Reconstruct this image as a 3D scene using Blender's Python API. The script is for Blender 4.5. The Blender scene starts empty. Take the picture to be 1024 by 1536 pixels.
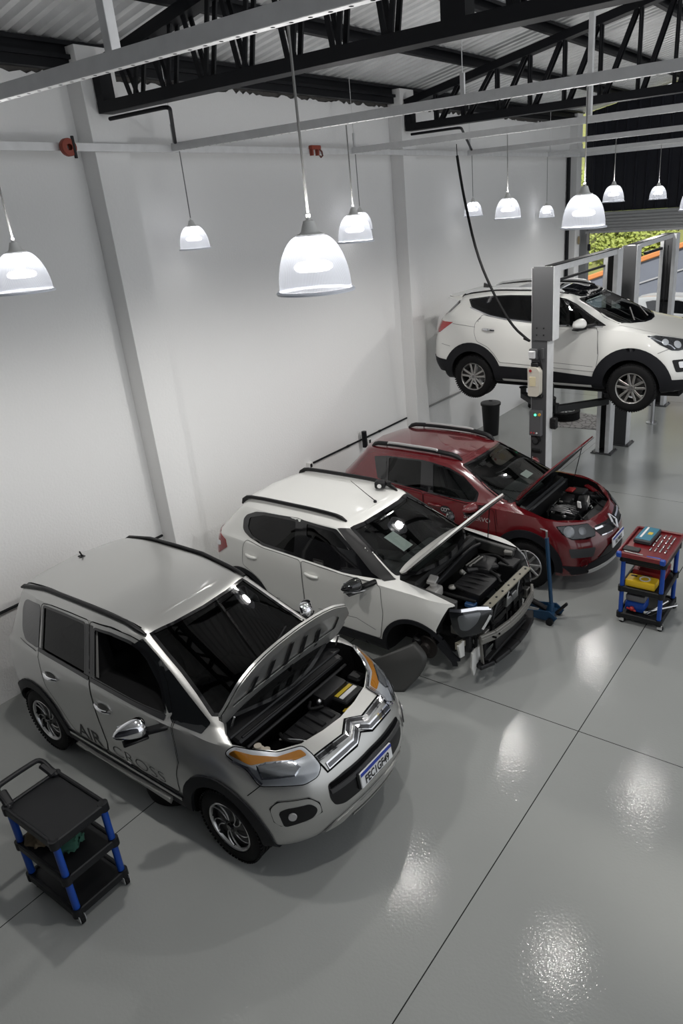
EXPOSURE = 0.0
BULB = 7.
LAMP_W = 114.
WORLD = 1.1
UP_FILL = .36
import bpy, bmesh, math, random
from mathutils import Vector, Matrix
from mathutils.bvhtree import BVHTree
from mathutils.geometry import delaunay_2d_cdt
PI = math.pi
rnd = random.Random(7)
COL = bpy.context.scene.collection
V = Vector

# ---------------------------------------------------------------- materials
MATS = {}
def mat(name, color, rough=.5, metal=0., coat=0., emit=None, estr=0., bump=None, alpha=None, spec=None, vary=None):
    if name in MATS: return MATS[name]
    m = bpy.data.materials.new(name); m.use_nodes = True
    nt = m.node_tree; b = nt.nodes['Principled BSDF']
    c = (*color, 1) if len(color) == 3 else color
    b.inputs['Base Color'].default_value = c
    b.inputs['Roughness'].default_value = rough
    b.inputs['Metallic'].default_value = metal
    b.inputs['Coat Weight'].default_value = coat
    b.inputs['Coat Roughness'].default_value = .04
    if spec is not None: b.inputs['Specular IOR Level'].default_value = spec
    if emit:
        b.inputs['Emission Color'].default_value = (*emit, 1); b.inputs['Emission Strength'].default_value = estr
    if alpha is not None: b.inputs['Alpha'].default_value = alpha
    if vary:                                   # (scale, amount, roughness amount): uneven colour of the thing itself
        tc = nt.nodes.new('ShaderNodeTexCoord'); n = nt.nodes.new('ShaderNodeTexNoise')
        n.inputs['Scale'].default_value = vary[0]; n.inputs['Detail'].default_value = 5
        nt.links.new(tc.outputs['Object'], n.inputs['Vector'])
        mx = nt.nodes.new('ShaderNodeMix'); mx.data_type = 'RGBA'
        mx.inputs[6].default_value = tuple(max(0, x * (1 - vary[1])) for x in c[:3]) + (1,)
        mx.inputs[7].default_value = tuple(min(1, x * (1 + vary[1])) for x in c[:3]) + (1,)
        nt.links.new(n.outputs['Fac'], mx.inputs[0]); nt.links.new(mx.outputs[2], b.inputs['Base Color'])
    if bump:                                   # (scale, strength, distance)
        tc = nt.nodes.new('ShaderNodeTexCoord'); n = nt.nodes.new('ShaderNodeTexNoise')
        n.inputs['Scale'].default_value = bump[0]; n.inputs['Detail'].default_value = 4
        nt.links.new(tc.outputs['Object'], n.inputs['Vector'])
        bp = nt.nodes.new('ShaderNodeBump'); bp.inputs['Strength'].default_value = bump[1]; bp.inputs['Distance'].default_value = bump[2]
        nt.links.new(n.outputs['Fac'], bp.inputs['Height']); nt.links.new(bp.outputs['Normal'], b.inputs['Normal'])
    MATS[name] = m; return m

def glass(name, tint, rough=.02, ior=1.5):
    """thin pane: tinted see-through plus a Fresnel reflection"""
    if name in MATS: return MATS[name]
    m = bpy.data.materials.new(name); m.use_nodes = True; nt = m.node_tree; nt.nodes.clear()
    out = nt.nodes.new('ShaderNodeOutputMaterial'); t = nt.nodes.new('ShaderNodeBsdfTransparent'); g = nt.nodes.new('ShaderNodeBsdfGlossy')
    t.inputs['Color'].default_value = (*tint, 1); g.inputs['Roughness'].default_value = rough
    f = nt.nodes.new('ShaderNodeFresnel'); f.inputs['IOR'].default_value = ior
    mx = nt.nodes.new('ShaderNodeMixShader')
    nt.links.new(f.outputs[0], mx.inputs[0]); nt.links.new(t.outputs[0], mx.inputs[1]); nt.links.new(g.outputs[0], mx.inputs[2])
    nt.links.new(mx.outputs[0], out.inputs[0]); MATS[name] = m; return m

# ---------------------------------------------------------------- mesh building
class MB:
    def __init__(s): s.v = []; s.f = []; s.m = []; s.M = None
    def add(s, vs, fs, mi=0):
        b = len(s.v)
        s.v += [tuple(s.M @ V(p)) if s.M else tuple(p) for p in vs]
        s.f += [tuple(b + i for i in f) for f in fs]; s.m += [mi] * len(fs); return s
    def box(s, c, d, rot=None, bev=0., mi=0, seg=1):
        bm = bmesh.new(); bmesh.ops.create_cube(bm, size=1)
        for v in bm.verts: v.co = V((v.co.x * d[0], v.co.y * d[1], v.co.z * d[2]))
        if bev: bmesh.ops.bevel(bm, geom=list(bm.edges), offset=bev, segments=seg, profile=.5, affect='EDGES')
        R = rot if isinstance(rot, Matrix) else (Matrix.Rotation(rot[2], 4, 'Z') @ Matrix.Rotation(rot[1], 4, 'Y') @ Matrix.Rotation(rot[0], 4, 'X') if rot else Matrix())
        T = Matrix.Translation(c) @ R.to_4x4()
        bm.verts.index_update()
        s.add([T @ v.co for v in bm.verts], [[v.index for v in f.verts] for f in bm.faces], mi); bm.free(); return s
    def bar(s, a, b, w, h, bev=0., mi=0, up=(0, 0, 1)):
        a = V(a); b = V(b); d = (b - a); L = d.length; x = d / L
        y = V(up).cross(x)
        if y.length < 1e-4: y = V((0, 1, 0)).cross(x)
        if y.length < 1e-4: y = V((1, 0, 0)).cross(x)
        y.normalize(); z = x.cross(y)
        R = Matrix((x, y, z)).transposed()
        return s.box((a + b) / 2, (L, w, h), R, bev, mi)
    def cyl(s, a, b, r, r2=None, seg=16, caps=True, mi=0):
        a = V(a); b = V(b); r2 = r if r2 is None else r2; d = (b - a).normalized()
        u = d.orthogonal().normalized(); w = d.cross(u)
        vs = []
        for p, q in ((a, r), (b, r2)):
            for i in range(seg): t = 2 * PI * i / seg; vs.append(p + (u * math.cos(t) + w * math.sin(t)) * q)
        fs = [(i, (i + 1) % seg, seg + (i + 1) % seg, seg + i) for i in range(seg)]
        if caps: fs += [tuple(range(seg - 1, -1, -1)), tuple(range(seg, 2 * seg))]
        return s.add(vs, fs, mi)
    def tube(s, pts, r, seg=8, closed=False, mi=0, flat=1.):
        pts = [V(p) for p in pts]; n = len(pts); vs = []; nrm = None
        for i, p in enumerate(pts):
            a = pts[(i - 1) % n] if closed or i else p; b = pts[(i + 1) % n] if closed or i < n - 1 else p
            t = (b - a).normalized()
            if nrm is None: nrm = t.orthogonal().normalized()
            nrm = (nrm - t * nrm.dot(t))
            nrm = nrm.normalized() if nrm.length > 1e-6 else t.orthogonal().normalized()
            bi = t.cross(nrm); rr = r[i] if isinstance(r, (list, tuple)) else r
            for k in range(seg): q = 2 * PI * k / seg; vs.append(p + (nrm * math.cos(q) + bi * math.sin(q) * flat) * rr)
        fs = []
        for i in range(n if closed else n - 1):
            j = (i + 1) % n
            for k in range(seg): l = (k + 1) % seg; fs.append((i * seg + k, i * seg + l, j * seg + l, j * seg + k))
        if not closed: fs += [tuple(range(seg - 1, -1, -1)), tuple((n - 1) * seg + k for k in range(seg))]
        return s.add(vs, fs, mi)
    def lathe(s, prof, c=(0, 0, 0), axis='Z', seg=32, mi=0, a0=0., a1=2 * PI):
        """prof: (radius, height)"""
        full = abs(a1 - a0 - 2 * PI) < 1e-6; n = seg if full else seg + 1; vs = []
        for r, h in prof:
            for i in range(n):
                t = a0 + (a1 - a0) * i / seg; x, y = r * math.cos(t), r * math.sin(t)
                p = (x, y, h) if axis == 'Z' else ((x, h, y) if axis == 'Y' else (h, x, y))
                vs.append((p[0] + c[0], p[1] + c[1], p[2] + c[2]))
        fs = []
        for j in range(len(prof) - 1):
            for i in range(seg):
                k = (i + 1) % n if full else i + 1
                fs.append((j * n + i, j * n + k, (j + 1) * n + k, (j + 1) * n + i))
        return s.add(vs, fs, mi)
    def prism(s, poly, f0, f1, mi=0):
        """poly: 2D points; f0/f1 map (u,v) to the two end faces"""
        n = len(poly); vs = [f0(*p) for p in poly] + [f1(*p) for p in poly]
        return s.add(vs, [tuple(range(n - 1, -1, -1)), tuple(range(n, 2 * n))] + [(i, (i + 1) % n, n + (i + 1) % n, n + i) for i in range(n)], mi)
    def ball(s, c, r, seg=12, sc=(1, 1, 1), mi=0):
        n = max(4, seg // 2); pr = [(max(1e-4, r * math.sin(PI * i / n)), -r * math.cos(PI * i / n)) for i in range(n + 1)]
        b = len(s.v); s.lathe(pr, (0, 0, 0), 'Z', seg, mi)
        for i in range(b, len(s.v)):
            p = s.v[i]; s.v[i] = (p[0] * sc[0] + c[0], p[1] * sc[1] + c[1], p[2] * sc[2] + c[2])
        return s
    def build(s, name, mats, parent=None, ang=35, loc=None, clean=True):
        me = bpy.data.meshes.new(name); me.from_pydata(s.v, [], s.f)
        if not isinstance(mats, (list, tuple)): mats = [mats]
        for m in mats: me.materials.append(m)
        if len(mats) > 1: me.polygons.foreach_set('material_index', s.m)
        if clean:
            bm = bmesh.new(); bm.from_mesh(me); bmesh.ops.remove_doubles(bm, verts=bm.verts, dist=1e-5)
            bmesh.ops.recalc_face_normals(bm, faces=bm.faces); bm.to_mesh(me); bm.free()
        return finish(name, me, parent, ang, loc)

def finish(name, me, parent=None, ang=35, loc=None):
    if ang:
        me.polygons.foreach_set('use_smooth', [True] * len(me.polygons)); me.set_sharp_from_angle(angle=math.radians(ang))
    me.update(); o = bpy.data.objects.new(name, me); COL.objects.link(o)
    if parent: o.parent = parent
    if loc: o.location = loc
    return o

def tag(o, label, cat, group=None, kind=None):
    if label: o['label'] = label
    if cat: o['category'] = cat
    if group: o['group'] = group
    if kind: o['kind'] = kind
    return o
def thing(name, label, cat, loc=(0, 0, 0), rz=0., group=None):
    o = bpy.data.objects.new(name, None); COL.objects.link(o); o.location = loc; o.rotation_euler = (0, 0, rz)
    o.empty_display_size = .1
    return tag(o, label, cat, group)
def struct(name, mb, m, ang=35):
    o = mb.build(name, m, None, ang); o['kind'] = 'structure'; return o
def dup(root, loc, rz=0., label=None, group=None):
    r = root.copy(); COL.objects.link(r); r.location = loc; r.rotation_euler = (0, 0, rz)
    if label: r['label'] = label
    if group: r['group'] = group
    for ch in list(root.children):
        c = ch.copy(); COL.objects.link(c); c.parent = r
        for g in ch.children:
            d = g.copy(); COL.objects.link(d); d.parent = c
    return r

# ---------------------------------------------------------------- curves in 1D / 2D
def interp(kn, x):
    """monotone cubic through (x,y) knots"""
    if not isinstance(kn, (list, tuple)): return kn
    n = len(kn)
    if x <= kn[0][0]: return kn[0][1]
    if x >= kn[-1][0]: return kn[-1][1]
    h = [kn[i + 1][0] - kn[i][0] for i in range(n - 1)]; d = [(kn[i + 1][1] - kn[i][1]) / h[i] for i in range(n - 1)]
    m = [d[0]] + [0 if d[i - 1] * d[i] <= 0 else 2 / (1 / d[i - 1] + 1 / d[i]) for i in range(1, n - 1)] + [d[-1]]
    for i in range(n - 1):
        if x <= kn[i + 1][0]:
            t = (x - kn[i][0]) / h[i]; t2 = t * t; t3 = t2 * t
            return (2*t3-3*t2+1)*kn[i][1] + (t3-2*t2+t)*h[i]*m[i] + (-2*t3+3*t2)*kn[i+1][1] + (t3-t2)*h[i]*m[i+1]
def chaikin(poly, n=2, closed=True, q=.25):
    for _ in range(n):
        out = []
        N = len(poly)
        if not closed: out.append(poly[0])
        for i in range(N if closed else N - 1):
            a = poly[i]; b = poly[(i + 1) % N]
            out.append(tuple(a[k] * (1 - q) + b[k] * q for k in range(len(a)))); out.append(tuple(a[k] * q + b[k] * (1 - q) for k in range(len(a))))
        if not closed: out.append(poly[-1])
        poly = out
    return poly
def roundc(poly, r, n=4):
    """round the corners of a closed polygon with radius r"""
    out = []; N = len(poly)
    for i in range(N):
        p = V(poly[i]); a = V(poly[i - 1]) - p; b = V(poly[(i + 1) % N]) - p
        rr = min(r, a.length * .45, b.length * .45); A = p + a.normalized() * rr; B = p + b.normalized() * rr
        for k in range(n + 1):
            t = k / n; out.append(tuple(A * (1 - t) ** 2 + p * 2 * t * (1 - t) + B * t * t))
    return out
def dense(poly, res, closed=True):
    out = []; N = len(poly)
    for i in range(N if closed else N - 1):
        a = poly[i]; b = poly[(i + 1) % N]; L = math.dist(a, b); k = max(1, math.ceil(L / res))
        if L < 1e-6: continue
        for j in range(k): t = j / k; out.append(tuple(a[q] * (1 - t) + b[q] * t for q in range(len(a))))
    if not closed: out.append(tuple(poly[-1]))
    return out
def inside(p, poly):
    x, y = p; c = False; n = len(poly); j = n - 1
    for i in range(n):
        xi, yi = poly[i]; xj, yj = poly[j]
        if (yi > y) != (yj > y) and x < (xj - xi) * (y - yi) / (yj - yi) + xi: c = not c
        j = i
    return c
def pdist(p, poly):
    best = 9e9; P = V(p); n = len(poly)
    for i in range(n):
        a = V(poly[i]); b = V(poly[(i + 1) % n]); d = b - a; L = d.length_squared
        t = max(0, min(1, (P - a).dot(d) / L)) if L else 0; best = min(best, (a + d * t - P).length)
    return best
def mesh2d(poly, res, holes=()):
    """triangles filling a polygon: boundary kept, inside on a grid"""
    rings = [dense(poly, res)] + [dense(h, res) for h in holes]
    pts = []; ed = []
    for r in rings:
        b = len(pts); pts += [V(p) for p in r]; n = len(r); ed += [(b + i, b + (i + 1) % n) for i in range(n)]
    nb = len(pts)
    xs = [p[0] for p in rings[0]]; ys = [p[1] for p in rings[0]]
    y = min(ys) + res * .5; row = 0
    while y < max(ys):
        x = min(xs) + res * (.25 + .5 * (row % 2))
        while x < max(xs):
            if inside((x, y), rings[0]) and not any(inside((x, y), h) for h in rings[1:]) and all(pdist((x, y), r) > res * .45 for r in rings): pts.append(V((x, y)))
            x += res
        y += res * .87; row += 1
    vs, es, fs, ov, oe, of = delaunay_2d_cdt(pts, ed, [], 0, 1e-6)
    out = []
    for f in fs:
        c = (sum(vs[i][0] for i in f) / len(f), sum(vs[i][1] for i in f) / len(f))
        if inside(c, rings[0]) and not any(inside(c, h) for h in rings[1:]): out.append(tuple(f))
    return [tuple(v) for v in vs], out
def text2d(txt, size, bold=0.):
    cu = bpy.data.curves.new('lettering', 'FONT'); cu.body = txt; cu.size = size; cu.align_x = 'CENTER'; cu.align_y = 'CENTER'; cu.offset = bold; cu.resolution_u = 3
    o = bpy.data.objects.new('lettering', cu); COL.objects.link(o); bpy.context.view_layer.update()
    me = bpy.data.meshes.new_from_object(o.evaluated_get(bpy.context.evaluated_depsgraph_get()))
    vs = [tuple(v.co[:2]) for v in me.vertices]; fs = [tuple(p.vertices) for p in me.polygons]
    bpy.data.objects.remove(o); bpy.data.curves.remove(cu); bpy.data.meshes.remove(me)
    return vs, fs
def boolean(o, cutters):
    """subtract the cutters for good; cut faces take material slot 1"""
    for c in cutters:
        c.parent = o.parent; md = o.modifiers.new('cut', 'BOOLEAN'); md.operation = 'DIFFERENCE'; md.solver = 'EXACT'; md.object = c; md.material_mode = 'INDEX'
        bpy.context.view_layer.update()
        me = bpy.data.meshes.new_from_object(o.evaluated_get(bpy.context.evaluated_depsgraph_get()))
        o.modifiers.clear(); old = o.data; o.data = me; bpy.data.meshes.remove(old)
        cm = c.data; bpy.data.objects.remove(c); bpy.data.meshes.remove(cm)
    return o
def cutter(mb, dark=1):
    mb.m = [dark] * len(mb.f)
    d = mat('cut', (0, 0, 0)); return mb.build('cutter', [d, d], None, 0)
# ---------------------------------------------------------------- car bodies
def vw(d, e1=None, e2=None):
    d = V(d).normalized()
    if e1 is None:
        e1 = V((0, 0, 1)).cross(d)
        e1 = e1.normalized() if e1.length > 1e-4 else V((1, 0, 0)); e2 = d.cross(e1)
        if e2.z < 0: e2 = -e2
    return (d, V(e1), V(e2))
SIDE = {-1: vw((0, 1, 0), (1, 0, 0), (0, 0, 1)), 1: vw((0, -1, 0), (1, 0, 0), (0, 0, 1))}
TOP = vw((0, 0, -1), (1, 0, 0), (0, 1, 0))
FRONT = vw((-1, 0, 0), (0, 1, 0), (0, 0, 1))
REAR = vw((1, 0, 0), (0, 1, 0), (0, 0, 1))
def to2(view, p):
    if len(p) == 2: return tuple(p)
    p = V(p); return (p.dot(view[1]), p.dot(view[2]))
def mir(pts): return [(p[0], -p[1], p[2]) for p in pts]

class Car:
    def __init__(s, root, rings, sub=6, NE=14, NS=46, NF=22, crown=.02):
        s.root = root; s.sub = sub
        cols = []
        for r in rings: cols.append(s.ring(r, NE, NS, NF))
        K = len(cols[0]); nr = len(rings); rows = []
        sharp = [r.get('sharp', False) for r in rings]
        rows = [[None] * K for _ in range((nr - 1) * sub + 1)]
        for k in range(K):
            P = [cols[j][k] for j in range(nr)]
            for j in range(nr - 1):
                a, b = P[j], P[j + 1]; L = (b - a).length
                def tan(i, here):
                    if i == 0: return (P[1] - P[0])
                    if i == nr - 1: return (P[-1] - P[-2])
                    d0 = P[i] - P[i - 1]; d1 = P[i + 1] - P[i]
                    if sharp[i]: return d1 if here else d0
                    l0 = d0.length + 1e-6; l1 = d1.length + 1e-6
                    return (d0 / l0 * l1 + d1 / l1 * l0) / (l0 + l1)* L if True else None
                def nt(t): return t.normalized() * L if t.length > 1e-9 else t
                m0 = nt(tan(j, True)); m1 = nt(tan(j + 1, False))
                for q in range(sub + (1 if j == nr - 2 else 0)):
                    t = q / sub; t2 = t * t; t3 = t2 * t
                    rows[j * sub + q][k] = a * (2*t3-3*t2+1) + m0 * (t3-2*t2+t) + b * (-2*t3+3*t2) + m1 * (t3-t2)
        vs = []; fs = []; R = len(rows)
        loop = 2 * K - 2
        for row in rows:
            for k in range(K): p = row[k].copy(); p.y = 0 if k in (0, K - 1) else max(p.y, .002); vs.append(p)
            for k in range(K - 2, 0, -1): p = row[k]; vs.append(V((p.x, -max(p.y, .002), p.z)))
        for j in range(R - 1):
            for k in range(loop): l = (k + 1) % loop; fs.append((j * loop + k, j * loop + l, (j + 1) * loop + l, (j + 1) * loop + k))
        def cap(j, cr):                                     # close a loop across the car
            m = 6; grid = []
            for k in range(K):
                a = vs[j * loop + k]; b = vs[j * loop + (loop - k) % loop]
                if k in (0, K - 1): grid.append([j * loop + k] * (m + 1)); continue
                g = [j * loop + k]
                for i in range(1, m):
                    t = i / m; p = a.lerp(b, t); p = V((p.x, p.y, p.z + cr * 4 * t * (1 - t))); vs.append(p); g.append(len(vs) - 1)
                g.append(j * loop + (loop - k) % loop); grid.append(g)
            for k in range(K - 1):
                for i in range(m):
                    q = [grid[k][i], grid[k + 1][i], grid[k + 1][i + 1], grid[k][i + 1]]
                    q = list(dict.fromkeys(q))
                    if len(q) > 2: fs.append(tuple(q))
        cap(R - 1, crown); cap(0, 0)
        s.mb = MB(); s.mb.v = [tuple(v) for v in vs]; s.mb.f = fs; s.mb.m = [0] * len(fs)
        s.bvh = BVHTree.FromPolygons(s.mb.v, s.mb.f)
    def ring(s, r, NE, NS, NF):
        xr, xf, dr, df = r['xr'], r['xf'], r['dr'], r['df']; nr = r.get('nr', 2.3); nf = r.get('nf', 2.3); out = []
        W = lambda x: interp(r['w'], x)
        wr = W(xr + dr); wf = W(xf - df)
        for i in range(NE):
            a = PI / 2 * i / NE
            out.append((xr + dr * (1 - math.cos(a) ** (2 / nr)), wr * math.sin(a) ** (2 / nr)))
        for i in range(NS): x = xr + dr + (xf - df - xr - dr) * i / NS; out.append((x, W(x)))
        for i in range(NF + 1):
            a = PI / 2 * (1 - i / NF); c = max(0, math.cos(a)); q = max(0, math.sin(a))
            out.append((xf - df * (1 - c ** (2 / nf)), wf * q ** (2 / nf)))
        zc = r.get('zc', 0); zf = r.get('zf', 0)
        res = []
        for x, y in out:
            z = interp(r['z'], x)
            if zf and x > xf - df: z += zf * (1 - min(1, y / wf) ** 2)
            res.append(V((x, y, z)))
        return res
    # -- body shell with its openings
    def body(s, paint, dark, cuts, name='body', clip=None):
        o = s.mb.build(name, [paint, dark], s.root, 40)
        boolean(o, cuts)
        me = o.data; me.polygons.foreach_set('use_smooth', [True] * len(me.polygons)); me.set_sharp_from_angle(angle=math.radians(32))
        s.bodyobj = o; return o
    def prism(s, view, poly, t0, t1, r=0.):
        d, e1, e2 = view; P = [to2(view, p) for p in poly]
        if r: P = roundc(P, r)
        return cutter(MB().prism(P, lambda u, v: e1 * u + e2 * v + d * t0, lambda u, v: e1 * u + e2 * v + d * t1))
    def hit(s, view, u, v, off=0.):
        d, e1, e2 = view; o = e1 * u + e2 * v - d * 5
        loc, n, i, t = s.bvh.ray_cast(o, d, 12)
        if loc is None: loc, n, i, t = s.bvh.find_nearest(o + d * 4.3)
        if n.dot(d) > 0: n = -n
        return loc + n * off, n
    # -- pieces that lie on the body surface
    def sheet(s, mb, view, poly, off=.004, res=.05, holes=(), skirt=.008, mi=0, r=0., thick=0.):
        poly = [to2(view, p) for p in poly]; holes = [[to2(view, p) for p in h] for h in holes]
        if r: poly = roundc(poly, r); holes = [roundc(h, r) for h in holes]
        v2, f2 = mesh2d(poly, res, holes); H = [s.hit(view, *p) for p in v2]
        top = [p + n * off for p, n in H]; d = view[0]
        fs = []
        for f in f2:
            n = (top[f[1]] - top[f[0]]).cross(top[f[2]] - top[f[0]])
            fs.append(f if n.dot(d) < 0 else tuple(reversed(f)))
        b = len(top); cnt = {}
        for f in fs:
            for i in range(len(f)): e = (f[i], f[(i + 1) % len(f)]); cnt[e] = 1
        vs = list(top)
        bd = [e for e in cnt if (e[1], e[0]) not in cnt]
        if thick:
            vs += [p + n * (off - thick) for p, n in H]; fs2 = [tuple(b + i for i in reversed(f)) for f in fs]
            fs = fs + fs2 + [(e[1], e[0], b + e[0], b + e[1]) for e in bd]
        elif skirt:
            idx = {}
            for e in bd:
                for i in e:
                    if i not in idx: idx[i] = len(vs); vs.append(H[i][0] + H[i][1] * (off - skirt))
            fs = fs + [(e[1], e[0], idx[e[0]], idx[e[1]]) for e in bd]
        mb.add(vs, fs, mi); return mb
    def panel(s, name, view, poly, m, parent=None, **k):
        mb = MB(); s.sheet(mb, view, poly, **k); return mb.build(name, m, parent or s.root, 40, clean=False)
    def line(s, mb, view, path, w, off=.006, mi=0, closed=False, res=.04, h=0.):
        p2 = dense([to2(view, p) for p in path], res, closed); n = len(p2); L = []; R = []
        for i, p in enumerate(p2):
            a = V(p2[(i - 1) % n]) if closed or i else V(p); b = V(p2[(i + 1) % n]) if closed or i < n - 1 else V(p)
            t = (b - a).normalized(); q = V((-t.y, t.x)) * w / 2
            L.append(s.hit(view, *(V(p) + q), off)[0]); R.append(s.hit(view, *(V(p) - q), off)[0])
        d = view[0]; m = n if closed else n - 1
        if h:                                                # raised moulding
            Lh = [p - d * h for p in L]; Rh = [p - d * h for p in R]
            mb.add(L + Lh + Rh + R, [(c * n + i, c * n + (i + 1) % n, (c + 1) * n + (i + 1) % n, (c + 1) * n + i) for c in range(3) for i in range(m)], mi)
        else: mb.add(L + R, [(i, (i + 1) % n, n + (i + 1) % n, n + i) for i in range(m)], mi)
        return mb
    def words(s, name, view, txt, size, u, v, m, rot=0., off=.006, sx=1., bold=0., parent=None, flip=1):
        vs, fs = text2d(txt, size, bold); c, q = math.cos(rot), math.sin(rot); mb = MB()
        mb.add([s.hit(view, u + flip * (x * sx * c - y * q), v + x * sx * q + y * c, off)[0] for x, y in vs], fs)
        return mb.build(name, m, parent or s.root, 0, clean=False)

def arc(cx, cz, r, a0, a1, n=16): return [(cx + r * math.cos(math.radians(a0 + (a1 - a0) * i / n)), cz + r * math.sin(math.radians(a0 + (a1 - a0) * i / n))) for i in range(n + 1)]

def wheel(root, x, y, z, sgn, R, w, rr, style, mt, hidden=False):
    """rim (part) with its tyre and centre cap (sub-parts); the axle runs along Y, outer face towards sgn"""
    M = Matrix.Translation((x, y, z)) @ Matrix.Diagonal((1, sgn, 1, 1))
    a = MB(); a.M = M
    a.lathe([(rr + .004, w * .46), (rr - .004, w * .5), (rr - .014, w * .47), (rr - .02, w * .38)], axis='Y', seg=48, mi=0)
    a.lathe([(rr - .02, w * .38), (rr - .035, -w * .35), (rr, -w * .45)], axis='Y', seg=40, mi=1)
    a.lathe([(.001, -w * .1), (rr * .66, -w * .1), (rr * .66, -w * .16)], axis='Y', seg=32, mi=2)      # brake disc
    h = w * .40
    def P(r, ang, hh=0.): return (r * math.cos(ang), h + hh, r * math.sin(ang))
    if style == 'swirl':                                     # black dish, five outlined blades
        a.lathe([(.001, h - .012), (rr * .35, h - .012), (rr * .97, h - .03)], axis='Y', seg=40, mi=1)
        for k in range(5):
            t0 = k * 2 * PI / 5 + .3; pts = []
            for q in range(9): u = q / 8; pts.append(P(rr * (.26 + .68 * u), t0 + .12 + .50 * u * u, .0))
            for q in range(5): u = q / 4; pts.append(P(rr * .95, t0 + .62 + .40 * u))
            for q in range(9): u = 1 - q / 8; pts.append(P(rr * (.30 + .65 * u), t0 + .50 + .52 * u ** 1.5))
            a.tube(pts, .0065, 6, True, 0, .6)
    elif style == 'double':
        for k in range(5):
            for e in (-1, 1):
                t0 = k * 2 * PI / 5 + PI / 2; A = P(rr * .16, t0 + e * .42, -.01); B = P(rr * .97, t0 + e * .24, .0)
                a.bar(A, B, .016, .034, .004, 0, up=(0, 1, 0)) if False else a.bar(A, B, .036, .022, .005, 0, up=(0, 1, 0))
            t0 = k * 2 * PI / 5 + PI / 2
            a.bar(P(rr * .3, t0, -.025), P(rr * .9, t0, -.03), .05, .01, 0, 1, up=(0, 1, 0))
        a.cyl(P(0, 0, -.03), P(0, 0, .012), rr * .24, rr * .2, 20, True, 0)
        for k in range(5): t0 = k * 2 * PI / 5 + .3; a.cyl(P(rr * .16, t0, .0), P(rr * .16, t0, .016), .009, None, 8, True, 2)
    else:
        for k in range(8):
            t0 = k * 2 * PI / 8; a.bar(P(rr * .14, t0, -.008), P(rr * .97, t0 + .12, 0), .034, .02, .005, 0, up=(0, 1, 0))
        a.cyl(P(0, 0, -.03), P(0, 0, .01), rr * .24, rr * .2, 20, True, 0)
    rim = a.build('wheel', [mt['rim'], mt['rimdark'], mt['steel']], root, 35)
    t = MB(); t.M = M
    pr = [(rr - .02, -w * .44), (rr + .004, -w * .5), (rr + .03, -w * .53), (R - .05, -w * .52), (R - .018, -w * .46), (R, -w * .36)]
    for c in (-.2, 0, .2): pr += [(R, w * (c - .035)), (R - .009, w * (c - .028)), (R - .009, w * (c + .028)), (R, w * (c + .035))]
    pr += [(R, w * .36), (R - .018, w * .46), (R - .05, w * .52), (rr + .035, w * .53), (rr + .012, w * .515), (rr, w * .45)]
    t.lathe(pr, axis='Y', seg=64)
    for k in range(60):                                      # shoulder tread blocks
        q = 2 * PI * k / 60
        for e in (-1, 1): t.box(((R - .004) * math.cos(q), e * w * .42, (R - .004) * math.sin(q)), (.016, w * .12, .02), (0, -q, 0))
    t.build('tyre', mt['tyre'], rim, 35)
    c = MB(); c.M = M; c.cyl(P(0, 0, .0), P(0, 0, .02), rr * .13, rr * .11, 18); c.build('hub_cap', mt['cap'], rim, 35)
    return rim

def mirror(root, p, sgn, m_shell, m_base, m_glass, size=(.13, .24, .17), sweep=.4, arm=None):
    """p: inner end of the housing; the shell tapers outwards and is swept back; the glass looks backwards"""
    sx, L, sz = size; n = 12; seg = 20; vs = []; fs = []
    ax = V((-math.sin(sweep), sgn * math.cos(sweep), 0)); fw = V((math.cos(sweep), sgn * math.sin(sweep), 0)); p = V(p)
    for i in range(n + 1):
        u = i / n; k = max(.02, (1 - (1 - min(1, u / .3)) ** 2) ** .5 * (1 - max(0, (u - .25) / .75) ** 2.2) ** .5 * (1 - .25 * u)); c = p + ax * (L * u)
        for q in range(seg):
            t = 2 * PI * q / seg; a, b = math.cos(t), math.sin(t)
            a = max(a, -.35); vs.append(c + fw * (sx * .5 * k * a) + V((0, 0, sz * .5 * k * b * (1 if b > 0 else .85))))
    for i in range(n):
        for q in range(seg): l = (q + 1) % seg; fs.append((i * seg + q, i * seg + l, (i + 1) * seg + l, (i + 1) * seg + q))
    fs += [tuple(range(seg - 1, -1, -1)), tuple(n * seg + q for q in range(seg))]
    sh = MB().add(vs, fs).build('wing_mirror', m_shell, root, 45)
    g = MB(); c = p + ax * (L * .5) - fw * (sx * .155); g.box(c, (.008, L * .62, sz * .62), Matrix((fw, ax if sgn > 0 else -ax, V((0, 0, 1)))).transposed(), .003); g.build('mirror_glass', m_glass, sh)
    b = MB(); b.box(p + ax * (L * .42) - V((0, 0, sz * .42)), (sx * .7, L * .72, sz * .12), Matrix((fw, ax if sgn > 0 else -ax, V((0, 0, 1)))).transposed(), .008)
    if arm: b.bar(p + ax * (L * .1) - V((0, 0, sz * .3)), arm, .08, .04, .012)
    b.build('mirror_base', m_base, sh, 40); return sh

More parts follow.
